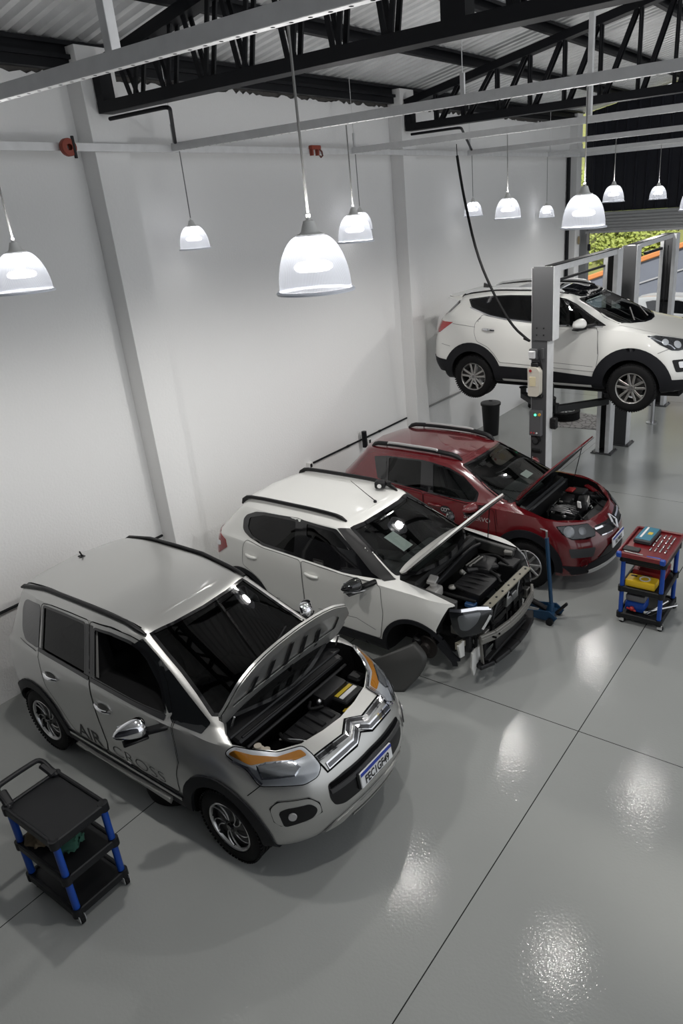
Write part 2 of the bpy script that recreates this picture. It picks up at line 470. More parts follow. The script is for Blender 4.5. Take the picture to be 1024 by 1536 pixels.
def seat(root, x, y, z, m):
    a = MB(); a.box((x, y, z + .08), (.5, .5, .16), (0, -.12, 0), .05, 0, 3); a.box((x - .27, y, z + .42), (.15, .5, .62), (0, -.25, 0), .05, 0, 3)
    a.box((x - .38, y, z + .83), (.1, .27, .2), (0, -.2, 0), .04, 0, 3); a.cyl((x - .36, y - .06, z + .68), (x - .38, y - .06, z + .8), .008); a.cyl((x - .36, y + .06, z + .68), (x - .38, y + .06, z + .8), .008)
    return a.build('seat', m, root, 40)
def cabin(root, xd, zd, w, m_dash, m_seat, drive=-1, zs=.5):
    """dashboard, wheel and seats seen through the glass"""
    a = MB(); a.box((xd, 0, zd - .12), (.42, w * 2, .24), (0, .1, 0), .06, 0, 3); a.box((xd - .17, drive * .36, zd + .02), (.2, .36, .1), None, .04, 0, 3)
    a.box((xd - .25, 0, zd - .3), (.25, .3, .35), None, .04); a.build('dashboard', m_dash, root, 40)
    s = MB(); c = V((xd - .38, drive * .36, zd - .04)); ax = V((1, 0, -.5)).normalized(); u = V((0, 1, 0)); q = ax.cross(u)
    s.tube([c + (u * math.cos(t) + q * math.sin(t)) * .18 for t in [2 * PI * i / 24 for i in range(24)]], .014, 8, True)
    s.bar(c - u * .17, c + u * .17, .05, .02, .005); s.cyl(c, c + ax * .2, .03); s.build('steering_wheel', m_dash, root, 40)
    for y in (-.36, .36): seat(root, xd - .85, y, zs, m_seat)
    b = MB(); b.box((xd - 1.75, 0, zs + .08), (.5, w * 1.9, .16), None, .05, 0, 3); b.box((xd - 2.0, 0, zs + .4), (.14, w * 1.9, .6), (0, -.3, 0), .05, 0, 3); b.build('rear_bench', m_seat, root, 40)

def lid(car, poly, hinge, ang, m_out, m_in, m_rib, holes, ribs, view=TOP, th=.028, res=.06, r=.05):
    """bonnet cut from the body surface, swung up about a hinge line along Y; hinge=(x,z), ang in degrees"""
    c, q = math.cos(math.radians(ang)), math.sin(math.radians(ang)); hx, hz = hinge
    def T(p): return (hx + (p[0] - hx) * c - (p[2] - hz) * q, p[1], hz + (p[0] - hx) * q + (p[2] - hz) * c)
    a = MB(); car.sheet(a, view, poly, off=.004, res=res, r=r, thick=.02); a.v = [T(p) for p in a.v]
    o = a.build('bonnet', m_out, car.root, 40, clean=False)
    f = MB(); car.sheet(f, view, [to2(view, p) for p in poly], off=-th + .004, res=res, r=r, holes=holes, thick=.008)
    f.v = [T(p) for p in f.v]; f.build('bonnet_frame', m_in, o, 40, clean=False)
    if ribs:
        g = MB()
        for a_, b_, w_ in ribs: car.line(g, view, [a_, b_], w_, off=-th - .002)
        g.v = [T(p) for p in g.v]; g.build('bonnet_rib', m_rib, o, 40, clean=False)
    return o, T

def sidekit(t, c, S):
    """the parts both flanks of a car share"""
    for s_ in (-1, 1):
        side = SIDE[s_]
        if 'surround' in S:
            g = MB(); c.sheet(g, side, S['surround'], off=.003, holes=[roundc(w[1], .025) for w in S['wins']], r=.02, res=.05); sr = g.build('window_surround', S['m_sur'], t, 40, clean=False)
        for nm, poly, m in S['wins']:
            g = MB(); c.sheet(g, side, poly, off=-.006, skirt=0, r=.025); g.build(nm, m, t, 40, clean=False)
        for nm, poly, (x0, x1, z), hm in S['doors']:
            d = MB(); c.sheet(d, side, poly, off=.003, r=.04, res=.055); c.line(d, side, roundc(poly, .04), .006, off=.0045, closed=True, mi=1)
            dr = d.build(nm, [S['paint'], S['m_seam']], t, 40, clean=False)
            g = MB(); P = [c.hit(side, x0 + (x1 - x0) * u, z - .01 * u, .012 + .022 * math.sin(PI * u))[0] for u in [i / 8 for i in range(9)]]
            g.tube(P, [.014, .018, .02, .02, .02, .02, .02, .018, .014], 10); g.build('door_handle', hm, dr)
            g = MB(); c.sheet(g, side, [((x0 + x1) / 2 + .07 * math.cos(q), z - .012 + .036 * math.sin(q)) for q in [2 * PI * i / 14 for i in range(14)]], off=.0038, res=.04, skirt=0); g.build('handle_recess', S['paint'], dr, 40, clean=False)
        for cx, cz, ro, ri, a0, a1 in S.get('archs', ()):
            g = MB(); c.sheet(g, side, arc(cx, cz, ro, a0, a1, 24) + arc(cx, cz - .005, ri, a1, a0, 24), off=.014, skirt=.03, res=.05); g.build('arch_cladding', S['m_clad'], t, 50, clean=False)
        for nm, poly, m, off in S.get('panels', ()):
            g = MB(); c.sheet(g, side, poly, off=off, skirt=off + .015, res=.055); g.build(nm, m, t, 40, clean=False)
        if 'seams' in S:
            g = MB()
            for p in S['seams']: c.line(g, side, p, .006, off=.004)
            g.build('panel_seam', S['m_seam'], t, 0, clean=False)
        for nm, pts, rad, lift, m, fl in S.get('rails', ()):
            n = len(pts); P = [c.hit(TOP, x, s_ * y, lift * min(1, 4 * math.sin(PI * (i + .0) / (n - 1)) + .05))[0] for i, (x, y) in enumerate(dense(pts, .08, False))] if False else None
            q = dense(pts, .07, False); n = len(q); P = [c.hit(TOP, x, s_ * y, lift * min(1, 5 * math.sin(PI * i / (n - 1))) + .006)[0] for i, (x, y) in enumerate(q)]
            g = MB(); g.tube(P, [rad * min(1, .45 + 6 * math.sin(PI * i / (n - 1))) for i in range(n)], 8, flat=fl); g.build(nm, m, t, 50)
def bonnet_car(c, t, hp, hinge, ang, m_out, m_in, m_rib, prop, hole=None, ribs=()):
    o, T = lid(c, hp, hinge, ang, m_out, m_in, m_rib, [hole] if hole else [], ribs, r=.03)
    p, q = prop; a = MB(); a.cyl(p, T(c.hit(TOP, *q, -.02)[0]), .006, None, 8); a.build('bonnet_stay', m_rib, t)
# ---------------------------------------------------------------- camera
def make_camera():
    p, y, r = math.radians(23.0804), math.radians(126.5134), math.radians(4.4463)
    cy, sy, cp, sp = math.cos(y), math.sin(y), math.cos(p), math.sin(p)
    f = V((cy * cp, sy * cp, -sp)); ri = V((sy, -cy, 0)); dn = f.cross(ri)
    r2 = ri * math.cos(r) + dn * math.sin(r); d2 = -ri * math.sin(r) + dn * math.cos(r)
    cd = bpy.data.cameras.new('camera'); co = bpy.data.objects.new('camera', cd); COL.objects.link(co)
    m = Matrix((r2, -d2, -f)).transposed().to_4x4(); m.translation = V((7.43, 0, 4.73)); co.matrix_world = m
    cd.sensor_fit = 'VERTICAL'; cd.sensor_height = 36; cd.lens = 1079.0 * 36 / 1536; cd.shift_x = -68 / 1536; cd.clip_start = .05; cd.clip_end = 400
    bpy.context.scene.camera = co
make_camera()
sc = bpy.context.scene
sc.view_settings.view_transform = 'Standard'; sc.view_settings.look = 'None'; sc.view_settings.gamma = 1; sc.view_settings.use_curve_mapping = False
sc.view_settings.exposure = EXPOSURE
sc.cycles.max_bounces = 8; sc.cycles.transparent_max_bounces = 16; sc.cycles.sample_clamp_indirect = 4; sc.cycles.caustics_reflective = False; sc.cycles.caustics_refractive = False

# ---------------------------------------------------------------- room materials
m_black = mat('black_steel', (.0045, .005, .007), .5, .0, spec=.25)
m_galv = mat('galvanised', (.68, .685, .69), .45, .15, vary=(9, .15, 0))
m_white = mat('white_plastic', (.75, .75, .74), .4)
m_steel = mat('steel', (.55, .55, .56), .3, 1.)
m_chrome = mat('chrome', (.82, .82, .84), .07, 1.)
m_rubber = mat('rubber', (.006, .006, .0065), .7, spec=.2)
m_bplast = mat('black_plastic', (.007, .007, .008), .45, spec=.3)
m_dark = mat('dark_void', (.003, .003, .0035), .9, spec=.1)
m_cable = mat('cable_white', (.2, .2, .195), .7, spec=.2)

def wall_mat():
    m = mat('wall_paint', (.79, .79, .785), .75, bump=(38, .35, .012)); return m
def floor_surface():
    m = bpy.data.materials.new('polished_floor'); m.use_nodes = True; nt = m.node_tree; b = nt.nodes['Principled BSDF']; L = nt.links.new
    tc = nt.nodes.new('ShaderNodeTexCoord'); sp = nt.nodes.new('ShaderNodeSeparateXYZ'); L(tc.outputs['Object'], sp.inputs[0])
    def math_(op, a, b_=None, c=None):
        n = nt.nodes.new('ShaderNodeMath'); n.operation = op
        for i, v in enumerate((a, b_, c)):
            if v is None: continue
            if isinstance(v, (int, float)): n.inputs[i].default_value = v
            else: L(v, n.inputs[i])
        return n.outputs[0]
    def joints(coord, off, period):                          # saw-cut joints: distance to the nearest line of a grid
        q = math_('SUBTRACT', coord, off); q = math_('PINGPONG', q, period / 2)
        return math_('LESS_THAN', q, .0045)
    j = math_('MAXIMUM', joints(sp.outputs[0], 2.67, 2.86), joints(sp.outputs[1], 5.35, 5.95))
    n1 = nt.nodes.new('ShaderNodeTexNoise'); n1.inputs['Scale'].default_value = .7; n1.inputs['Detail'].default_value = 6; L(tc.outputs['Object'], n1.inputs['Vector'])
    n2 = nt.nodes.new('ShaderNodeTexNoise'); n2.inputs['Scale'].default_value = 45; n2.inputs['Detail'].default_value = 3; L(tc.outputs['Object'], n2.inputs['Vector'])
    cr = nt.nodes.new('ShaderNodeMix'); cr.data_type = 'RGBA'; L(n1.outputs['Fac'], cr.inputs[0])
    cr.inputs[6].default_value = (.30, .31, .30, 1); cr.inputs[7].default_value = (.36, .37, .36, 1)
    c2 = nt.nodes.new('ShaderNodeMix'); c2.data_type = 'RGBA'; L(j, c2.inputs[0]); L(cr.outputs[2], c2.inputs[6]); c2.inputs[7].default_value = (.02, .02, .02, 1)
    L(c2.outputs[2], b.inputs['Base Color'])
    rr = nt.nodes.new('ShaderNodeMapRange'); L(n1.outputs['Fac'], rr.inputs[0]); rr.inputs[3].default_value = .07; rr.inputs[4].default_value = .11; L(rr.outputs[0], b.inputs['Roughness'])
    bp = nt.nodes.new('ShaderNodeBump'); bp.inputs['Strength'].default_value = .42; bp.inputs['Distance'].default_value = .003; L(n2.outputs['Fac'], bp.inputs['Height']); L(bp.outputs[0], b.inputs['Normal'])
    b.inputs['Specular IOR Level'].default_value = .15
    return m
m_wall = wall_mat()
def roof_z(x): return 6.43 + .185 * x

# floor, ground outside
struct('floor', MB().box((7, 8.5, -.1), (14.4, 21.4, .2)), floor_surface(), 0)
# left wall with its ragged plaster edge under the eaves
a = MB(); r_ = random.Random(3); ys = [-2 + i * .06 for i in range(350)]; n = len(ys)
tz = [6.15 + .05 * r_.random() * (r_.random() > .45) for _ in ys]; vs = []
for y, z in zip(ys, tz): vs += [(0, y, 0), (0, y, z), (-.2, y, z), (-.2, y, 0)]
a.add(vs, [(4 * i + k, 4 * i + 4 + k, 4 * i + 4 + (k + 1) % 4, 4 * i + (k + 1) % 4) for i in range(n - 1) for k in range(4)] + [(0, 1, 2, 3), (4 * n - 1, 4 * n - 2, 4 * n - 3, 4 * n - 4)])
struct('wall_left', a, m_wall, 30)
# raw masonry course on top of the plaster
a = MB(); a.box((-.08, 8.5, 6.29), (.1, 21, .3)); struct('trim_1', a, mat('raw_brick', (.09, .085, .08), .9, bump=(25, .8, .02)), 0)
a = MB(); a.box((7, -2.1, 3.4), (14.4, .2, 6.8)); struct('wall_front', a, mat('navy_sheet', (.008, .009, .015), .5, .0, spec=.3), 0)  # unseen wall behind the camera, added in dark sheet to cut fill light
# pilasters
for i, (y0, y1) in enumerate(((5.13, 5.56), (10.9, 11.3), (18.62, 18.93))):
    a = MB(); d = .25 if i < 2 else .2
    a.box((d / 2, (y0 + y1) / 2, 3.2), (d, y1 - y0, 6.4), None, .004); struct('wall_pilaster', a, m_wall, 30)
# pale band where the plaster of the pilaster laps the wall
# back wall: black ribbed sheet above the roller door
a = MB(); nx = 0; x = .24
prof = []
while x < 13.5:
    prof += [(x, 0), (x + .17, 0), (x + .19, -.035), (x + .22, -.035), (x + .24, 0)]; x += .26
vs = []; 
for x, dy in prof:
    vs += [(x, 19.1 + dy, 4.18), (x, 19.12 + dy, roof_z(x) - .06)]
a.add(vs, [(2 * i, 2 * i + 2, 2 * i + 3, 2 * i + 1) for i in range(len(prof) - 1)])
o = struct('wall_back', a, mat('navy_sheet', (.008, .009, .015), .5, .0, spec=.3), 30)
# rolled shutter
a = MB(); zs = [4.18 - .07 * i for i in range(6)]; prof = []
for i in range(6):
    z = 4.18 - .075 * i
    for q in range(6): t = q / 5; prof.append((18.95 + .05 * i * .3 - .03 * math.sin(PI * t), z - .075 * t))
vs = []
for y, z in prof: vs += [(.36, y, z), (13.5, y, z)]
a.add(vs, [(2 * i, 2 * i + 1, 2 * i + 3, 2 * i + 2) for i in range(len(prof) - 1)])
a.box((6.9, 18.96, 3.715), (13.1, .06, .05))
struct('door_1', a, mat('shutter_slats', (.36, .365, .37), .4, .15), 30)
a = MB(); a.box((.30, 19.05, 2.1), (.17, .2, 4.2), None, .004); a.box((.02, 19.3, 2.1), (.3, .1, 4.2)); struct('trim_2', a, mat('door_guide', (.2, .205, .21), .45, .5), 30)
# dark vertical drain pipe by the door
o = MB().cyl((.06, 18.45, .02), (.06, 18.45, 5.46), .045, None, 16).build('drain_pipe', m_black); tag(o, 'black vertical pipe on white wall left of shutter opening', 'pipe')

# ---------------------------------------------------------------- roof
a = MB(); pr = []; y = -3
while y < 19.4:
    pr += [(y, 0), (y + .05, 0), (y + .075, .05), (y + .125, .05), (y + .15, 0)]; y += .17
vs = []
for y, dz in pr: vs += [(-.35, y, roof_z(-.35) + dz), (13.6, y, roof_z(13.6) + dz)]
a.add(vs, [(2 * i, 2 * i + 2, 2 * i + 3, 2 * i + 1) for i in range(len(pr) - 1)])
struct('ceiling', a, mat('roof_sheet', (.82, .825, .83), .36, .25, vary=(3, .2, 0)), 30)
PX = (.1, 1.42, 2.62, 3.85, 5.08, 6.3, 7.5)
PLAB = ('black steel eaves purlin along the top of the white wall', 'black roof purlin, second out from the white wall', 'black roof purlin, third out from the white wall', 'black roof purlin, fourth out from the white wall',
        'black roof purlin, fifth out from the white wall', 'black roof purlin, sixth out from the white wall', 'black roof purlin, seventh out from the white wall')
for i, x in enumerate(PX):
    z = roof_z(x); a = MB(); s_ = -.0
    for (dx, dz, w, h) in ((0, -.085, .012, .16), (.035, -.012, .07, .012), (.035, -.158, .07, .012), (.066, -.03, .01, .03), (.066, -.14, .01, .03)):
        a.box((x + dx, 8.1, z + dz - .002), (w, 22, h), None, 0)
    if i == 0: a.box((x - .02, 8.1, z - .2), (.1, 22, .1))
    tag(a.build('roof_purlin', m_black, None, 0), PLAB[i], 'purlin', 'steel purlins under the roof sheet')
def truss(y, label, nodes, kind, x0=.28, x1=9.0):
    t = thing('roof_truss', label, 'truss', (0, y, 0), 0, 'black steel roof trusses'); zb0, zb1 = 5.78, 5.9
    ztop = lambda x: 6.14 + .185 * x
    for nm, f in (('bottom_chord', lambda x: 5.845), ('top_chord', ztop)):
        a = MB()
        for s in (-1, 1):
            dy = s * .06
            a.bar((x0, dy, f(x0)), (x1, dy, f(x1)), .045, .105, 0)
        a.bar((x0, 0, f(x0) - .047), (x1, 0, f(x1) - .047), .15, .012, 0)
        a.build(nm, m_black, t, 0)
    a = MB(); a.box((x0 + .05, 0, (5.80 + ztop(x0)) / 2), (.11, .15, ztop(x0) - 5.80)); a.build('end_post', m_black, t, 0)
    for i, x in enumerate(nodes):
        if kind == 'V':
            for e, w in ((-.16, .02), (.2, .02)):
                a = MB()
                for s in (-1, 1): a.bar((x + .02 * (1 if e > 0 else -1), s * .045, 5.85), (x + e, s * .045, ztop(x + e)), .02, .045, 0)
                a.build('web_bar', m_black, t, 0)
        else:
            a = MB()
            for s in (-1, 1): a.bar((x, s * .04, 5.85), (x, s * .04, ztop(x)), .02, .05, 0)
            a.build('web_post', m_black, t, 0)
            x2 = nodes[i + 1] if i + 1 < len(nodes) else x + .5
            a = MB()
            for s in (-1, 1): a.bar((x + .06, s * .04, 5.85), (x2 - .03, s * .04, ztop(x2)), .02, .05, 0)
            a.build('web_bar', m_black, t, 0)
    return t
t = truss(5.33, 'nearest black steel roof truss with paired V bars', [.82, 1.32, 1.84, 2.33, 2.89, 3.37, 3.87, 4.9, 5.4, 5.9, 6.4, 6.9], 'V')
a = MB(); a.box((4.42, 0, 6.4), (.16, .12, 1.1)); a.box((4.52, 0, 6.4), (.05, .14, 1.1)); a.build('splice_post', m_black, t, 0)
truss(11.05, 'farther black steel roof truss with upright posts', [.82, 1.3, 1.88, 2.4, 2.92, 3.43, 3.95, 4.42, 4.9, 5.4, 5.9, 6.4], 'N')
# sag rods
# ---------------------------------------------------------------- galvanised service rails
def channel(a, p, q, w, h, t=.004, holes=False):
    """C section open upwards"""
    a.bar(p, q, w, t); d = (V(q) - V(p)).normalized(); s = V((0, 0, 1)).cross(d)
    for e in (-1, 1):
        o_ = s * e * w / 2 + V((0, 0, h / 2)); a.bar(V(p) + o_, V(q) + o_, t, h)
        i_ = s * e * (w / 2 - .008) + V((0, 0, h)); a.bar(V(p) + i_, V(q) + i_, .018, t)
a = MB(); channel(a, (.3, -1, 5.445), (.3, 18.9, 5.445), .045, .07); tag(a.build('cable_channel', m_galv, None, 0), 'long galvanised channel running beside the white wall', 'channel')
BY = (2.72, 6.1, 9.45, 12.95, 16.6, 18.5)
BL = ('nearest galvanised cross channel with a row of holes underneath', 'second galvanised cross channel from the camera', 'third galvanised cross channel from the camera', 'fourth galvanised cross channel from the camera', 'fifth galvanised cross channel from the camera', 'farthest galvanised cross channel before the dark sheet wall')
for i, y in enumerate(BY):
    t = thing('cross_channel', BL[i], 'channel', (0, y, 0), 0, 'galvanised channels carrying the lamps')
    a = MB(); channel(a, (.328, 0, 5.455), (9.0, 0, 5.455), .045, .075)
    if i < 3:                                                # punched holes in the underside
        x = .5
        while x < 8.9: a.lathe([(.0001, 0), (.011, 0)], (x, 0, 5.4525), 'Z', 8, 1); x += .105
    a.build('channel_body', [m_galv, m_dark], t, 0)
    a = MB(); a.bar((.36, 0, 5.5), (.36, 0, 5.72), .03, .03, .002); a.cyl((.36, 0, 5.7), (.36, 0, 6.45), .004, None, 6); a.build('hanger', m_galv, t, 0)
def hanger(x, y, label, w=.045):
    o = MB().bar((x, y + .03, 5.54), (x, y + .03, roof_z(x) - .03), w, w, .002).build('ceiling_strut', m_galv, None, 0); tag(o, label, 'strut')
hanger(3.86, 2.75, 'galvanised strut from roof down to nearest cross channel', .06)
hanger(3.87, 9.48, 'galvanised strut from roof down to third cross channel', .06)
for x, y, l in ((4.01, 6.13, 'thin rod with bracket holding second cross channel'), (4.55, 12.98, 'thin rod with bracket holding fourth cross channel')):
    a = MB(); a.box((x, y + .032, 5.62), (.04, .02, .16)); a.cyl((x, y + .032, 5.66), (x, y + .032, roof_z(x) - .05), .004, None, 6); tag(a.build('hanger_rod', m_galv), l, 'rod')
# conduits from the trusses down to the channel, and along the wall
def conduit(pts, r, label, nm='mounted_conduit', m=m_black, fit=()):
    p2 = []
    for i, p in enumerate(pts):
        p = V(p)
        if 0 < i < len(pts) - 1:
            A = V(pts[i - 1]) - p; B = V(pts[i + 1]) - p; k = .1; A = p + A.normalized() * k; B = p + B.normalized() * k
            p2 += [A * (1 - t) ** 2 + p * 2 * t * (1 - t) + B * t * t for t in (0, .25, .5, .75, 1)]
        else: p2.append(p)
    a = MB(); a.tube(p2, r, 10)
    for f in fit: a.cyl(V(f[0]), V(f[1]), r * 1.35, None, 12)
    return tag(a.build(nm, m), label, 'conduit')
conduit([(.33, 5.33, 5.745), (1.27, 5.33, 5.745), (.42, 6.06, 5.535)], .02, 'black conduit under nearest roof truss bending down to the channel')
conduit([(.33, 11.05, 5.745), (1.25, 11.05, 5.745), (.42, 12.9, 5.535)], .02, 'black conduit under farther roof truss bending down to the channel')
def clips(y0, y1, z=1.02): return [((.025, y0 + (y1 - y0) * t, z), (.025, y0 + (y1 - y0) * t + .05, z)) for t in (.33, .66)]
conduit([(.025, 2.0, 1.02), (.025, 5.11, 1.02)], .016, 'black conduit low on the wall behind the silver car', fit=clips(2.6, 5))
conduit([(.025, 8.1, 1.02), (.025, 10.86, 1.02)], .016, 'black conduit low on the wall behind the red car', fit=clips(8.1, 10.9))
conduit([(.025, 11.34, 1.03), (.025, 12.95, 1.03)], .016, 'grey conduit low on the wall beneath the lifted white car', m=mat('grey_conduit', (.25, .25, .25), .5))
for y, l in ((8.04, 'white socket box at left end of conduit behind white hatchback'), (9.62, 'white socket box on conduit behind the red car')):
    t = thing('socket_box', l, 'socket', (0, y, 1.01 if y < 9 else .935)); MB().box((.03, 0, 0), (.06, .1, .11), None, .006).build('box_body', m_white, t)
    MB().box((.062, 0, 0), (.006, .05, .06), None, .002).build('socket_face', m_bplast, t)
o = MB().cyl((.10, 9.42, .9), (.10, 9.42, 1.18), .045, .045, 16).build('mounted_pipe_stub', m_black); tag(o, 'short black upright pipe on wall behind red car', 'pipe')
# orange trolleys on the wall channel
m_or = mat('orange_strap', (.24, .035, .015), .5)
t = thing('hanging_strap_reel', 'round red strap reel on the wall channel at far left', 'reel', (.335, 4.74, 5.47))
a = MB(); a.lathe([(.03, -.03), (.075, -.03), (.09, -.02), (.09, .02), (.085, .03), (.03, .03)], axis='Y', seg=20)
a.M = Matrix.Translation((.045, 0, 0)) @ Matrix.Rotation(PI / 2, 4, 'Z'); a.lathe([(.03, -.03), (.078, -.03), (.082, -.02), (.082, .02), (.078, .03), (.03, .03)], axis='Y', seg=20); a.v = a.v[len(a.v) // 2:]; a.f = [f for f in a.f[:len(a.f) // 2]]; a.m = a.m[:len(a.f)]
a.build('reel_body', m_or, t)
MB().bar((.07, .05, -.1), (.07, .05, .1), .02, .03, .004).build('strap', m_bplast, t)
t = thing('hanging_hook_trolley', 'small orange trolley with a dark hook on wall channel', 'hook', (.3, 8.54, 5.47))
MB().box((.065, 0, .05), (.07, .2, .05), None, .01).box((.05, .06, 0), (.05, .03, .1)).box((.05, -.06, 0), (.05, .03, .1)).build('trolley_body', m_or, t)
MB().tube([(.05, .12, .03), (.05, .16, 0), (.05, .17, -.05), (.05, .13, -.07), (.05, .11, -.05)], .012, 8).build('hook', mat('dark_red', (.12, .03, .02), .5), t)

# ---------------------------------------------------------------- pendant lamps
def shade_mat():
    m = bpy.data.materials.new('prismatic_acrylic'); m.use_nodes = True; nt = m.node_tree; nt.nodes.clear(); L = nt.links.new
    out = nt.nodes.new('ShaderNodeOutputMaterial'); tr = nt.nodes.new('ShaderNodeBsdfTransparent'); tl = nt.nodes.new('ShaderNodeBsdfTranslucent'); df = nt.nodes.new('ShaderNodeBsdfDiffuse'); gl = nt.nodes.new('ShaderNodeBsdfGlossy')
    tr.inputs[0].default_value = (.97, .98, 1, 1); tl.inputs[0].default_value = (.9, .93, 1, 1); df.inputs[0].default_value = (.85, .88, .95, 1); gl.inputs['Roughness'].default_value = .2
    tc = nt.nodes.new('ShaderNodeTexCoord'); sp = nt.nodes.new('ShaderNodeSeparateXYZ'); L(tc.outputs['Object'], sp.inputs[0])
    at = nt.nodes.new('ShaderNodeMath'); at.operation = 'ARCTAN2'; L(sp.outputs[0], at.inputs[0]); L(sp.outputs[1], at.inputs[1])
    def wave(x, k):
        mu = nt.nodes.new('ShaderNodeMath'); mu.operation = 'MULTIPLY'; L(x, mu.inputs[0]); mu.inputs[1].default_value = k
        s = nt.nodes.new('ShaderNodeMath'); s.operation = 'SINE'; L(mu.outputs[0], s.inputs[0]); return s.outputs[0]
    w1 = wave(at.outputs[0], 150); w2 = wave(sp.outputs[2], 500)
    ad = nt.nodes.new('ShaderNodeMath'); ad.operation = 'MULTIPLY'; L(w1, ad.inputs[0]); L(w2, ad.inputs[1])
    fac = nt.nodes.new('ShaderNodeMapRange'); L(w1, fac.inputs[0]); fac.inputs[1].default_value = -1; fac.inputs[3].default_value = .42; fac.inputs[4].default_value = .62
    m1 = nt.nodes.new('ShaderNodeMixShader'); m1.inputs[0].default_value = .55; L(df.outputs[0], m1.inputs[1]); L(tl.outputs[0], m1.inputs[2])
    m2 = nt.nodes.new('ShaderNodeMixShader'); L(fac.outputs[0], m2.inputs[0]); L(tr.outputs[0], m2.inputs[1]); L(m1.outputs[0], m2.inputs[2])
    m3 = nt.nodes.new('ShaderNodeMixShader'); m3.inputs[0].default_value = .06; L(m2.outputs[0], m3.inputs[1]); L(gl.outputs[0], m3.inputs[2]); L(m3.outputs[0], out.inputs[0])
    return m
m_shade = shade_mat(); m_bulb = mat('led', (1, 1, 1), .5, emit=(1., .98, .96), estr=BULB); m_cap = mat('lamp_cap', (.72, .72, .7), .5, .0)
m_rim = mat('lamp_rim', (.85, .88, .95), .3, emit=None)
def lamp_proto(loc, label):
    t = thing('pendant_lamp', label, 'lamp', loc, 0, 'ribbed dome pendant lamps hung from the galvanised channels')
    R = .172; H = .25; pr = []
    for i in range(15):
        u = i / 14; pr.append((.062 + (R - .062) * math.sin(u * PI / 2) ** .9 if u else .062, H * (1 - u ** 1.55)))
    a = MB(); a.lathe(pr, seg=72); sh = a.build('lamp_shade', m_shade, t, 60)
    MB().lathe([(R - .002, -.002), (R + .014, -.004), (R + .016, .004), (R + .006, .012), (R - .002, .01), (R - .002, -.002)], seg=56).build('shade_rim', m_rim, sh)
    MB().lathe([(.064, H - .004), (.067, H + .005), (.05, H + .01), (.042, H + .016), (.026, H + .062), (.012, H + .066), (.01, H + .09), (.004, H + .092)], seg=28).build('lamp_cap', m_cap, t)
    MB().lathe([(.001, .088), (.07, .092), (.088, .102), (.09, .118), (.075, .132), (.03, .14), (.026, .25)], seg=28).build('led_bulb', m_bulb, t)
    return t
def lamp_fit(t, energy):
    """cord up to the channel and the LED's downward light"""
    top = 5.444 - t.location.z
    MB().cyl((0, 0, .335), (0, 0, top), .006, None, 8).build('cord', m_cable, t)
    ld = bpy.data.lights.new('lamp_light', 'SPOT'); ld.energy = energy; ld.color = (1, .975, .94); ld.shadow_soft_size = .07; ld.spot_size = math.radians(176); ld.spot_blend = .6
    lo = bpy.data.objects.new('lamp_light', ld); COL.objects.link(lo); lo.parent = t; lo.location = (0, 0, -.015)
    ld = bpy.data.lights.new('lamp_upfill', 'SPOT'); ld.energy = energy * UP_FILL; ld.color = (1, .98, .96); ld.shadow_soft_size = .08; ld.spot_size = math.radians(178); ld.spot_blend = .5; lo = bpy.data.objects.new('lamp_upfill', ld); COL.objects.link(lo); lo.parent = t; lo.location = (0, 0, .29); lo.rotation_euler = (PI, 0, 0)  # extra upward spot above the cap, added to brighten ceiling and upper wall
LAMPS = [(5.10, 2.72, 4.375, 'largest ribbed dome lamp, hanging nearest at picture centre'), (2.565, 2.72, 4.365, 'ribbed dome lamp hanging at the far left edge'),
    (.42, 6.1, 4.41, 'ribbed dome lamp in front of wall right of left pilaster'), (2.79, 6.1, 4.41, 'mid-size dome lamp overlapping a smaller one behind it'),
    (5.13, 6.1, 4.44, 'bright dome lamp hanging just above the lift post'), (.33, 9.5, 4.40, 'small dome lamp half hidden behind a mid-size one'),
    (2.82, 9.45, 4.44, 'dome lamp hanging above the lifted white car rear'), (5.2, 9.45, 4.42, 'dome lamp cut off by the right picture edge'),
    (.40, 12.95, 4.41, 'small dome lamp beside the hanging black hose'), (3.05, 12.95, 4.50, 'small dome lamp partly behind the bright one above lift post'),
    (.30, 16.6, 4.20, 'smallest dome lamp, nearest the wall end'), (2.75, 16.6, 4.43, 'small dome lamp against the dark sheet wall')]
L0 = None; allamps = []
for x, y, z, l in LAMPS:
    if L0 is None: L0 = lamp_proto((x, y, z), l); allamps.append(L0)
    else: allamps.append(dup(L0, (x, y, z), 0, l))
for t in allamps: lamp_fit(t, LAMP_W * (.004 if t.location.x < 1 else 1))
# ================================================================ silver mini MPV
m_silver = mat('silver_paint', (.50, .50, .485), .32, .75, .8)
m_dim = mat('cabin_trim', (.006, .006, .0065), .8, spec=.15)
m_seat = mat('seat_cloth', (.01, .01, .011), .95, spec=.1)
m_gblack = mat('gloss_black', (.006, .006, .007), .08, 0, .6)
g_dark = glass('privacy_glass', (.05, .055, .06)); g_wind = glass('dark_windscreen', (.10, .11, .12), .02, 1.36); g_clear = glass('clear_lens', (.86, .88, .9), .03)
m_lampin = mat('lamp_reflector', (.80, .81, .83), .3, .1)
m_amber = mat('amber_lens', (.85, .33, .035), .15, 0, .6)
m_plate_w = mat('plate_white', (.72, .73, .74), .45); m_plate_b = mat('plate_blue', (.01, .035, .32), .4); m_ink = mat('black_ink', (.01, .01, .012), .5)
m_claddings = mat('black_cladding', (.009, .0095, .012), .55, spec=.25)
MT = dict(rim=mat('rim_silver', (.55, .55, .55), .3, .9), rimdark=mat('rim_black', (.007, .007, .0075), .4), steel=m_steel, tyre=m_rubber, cap=m_gblack)
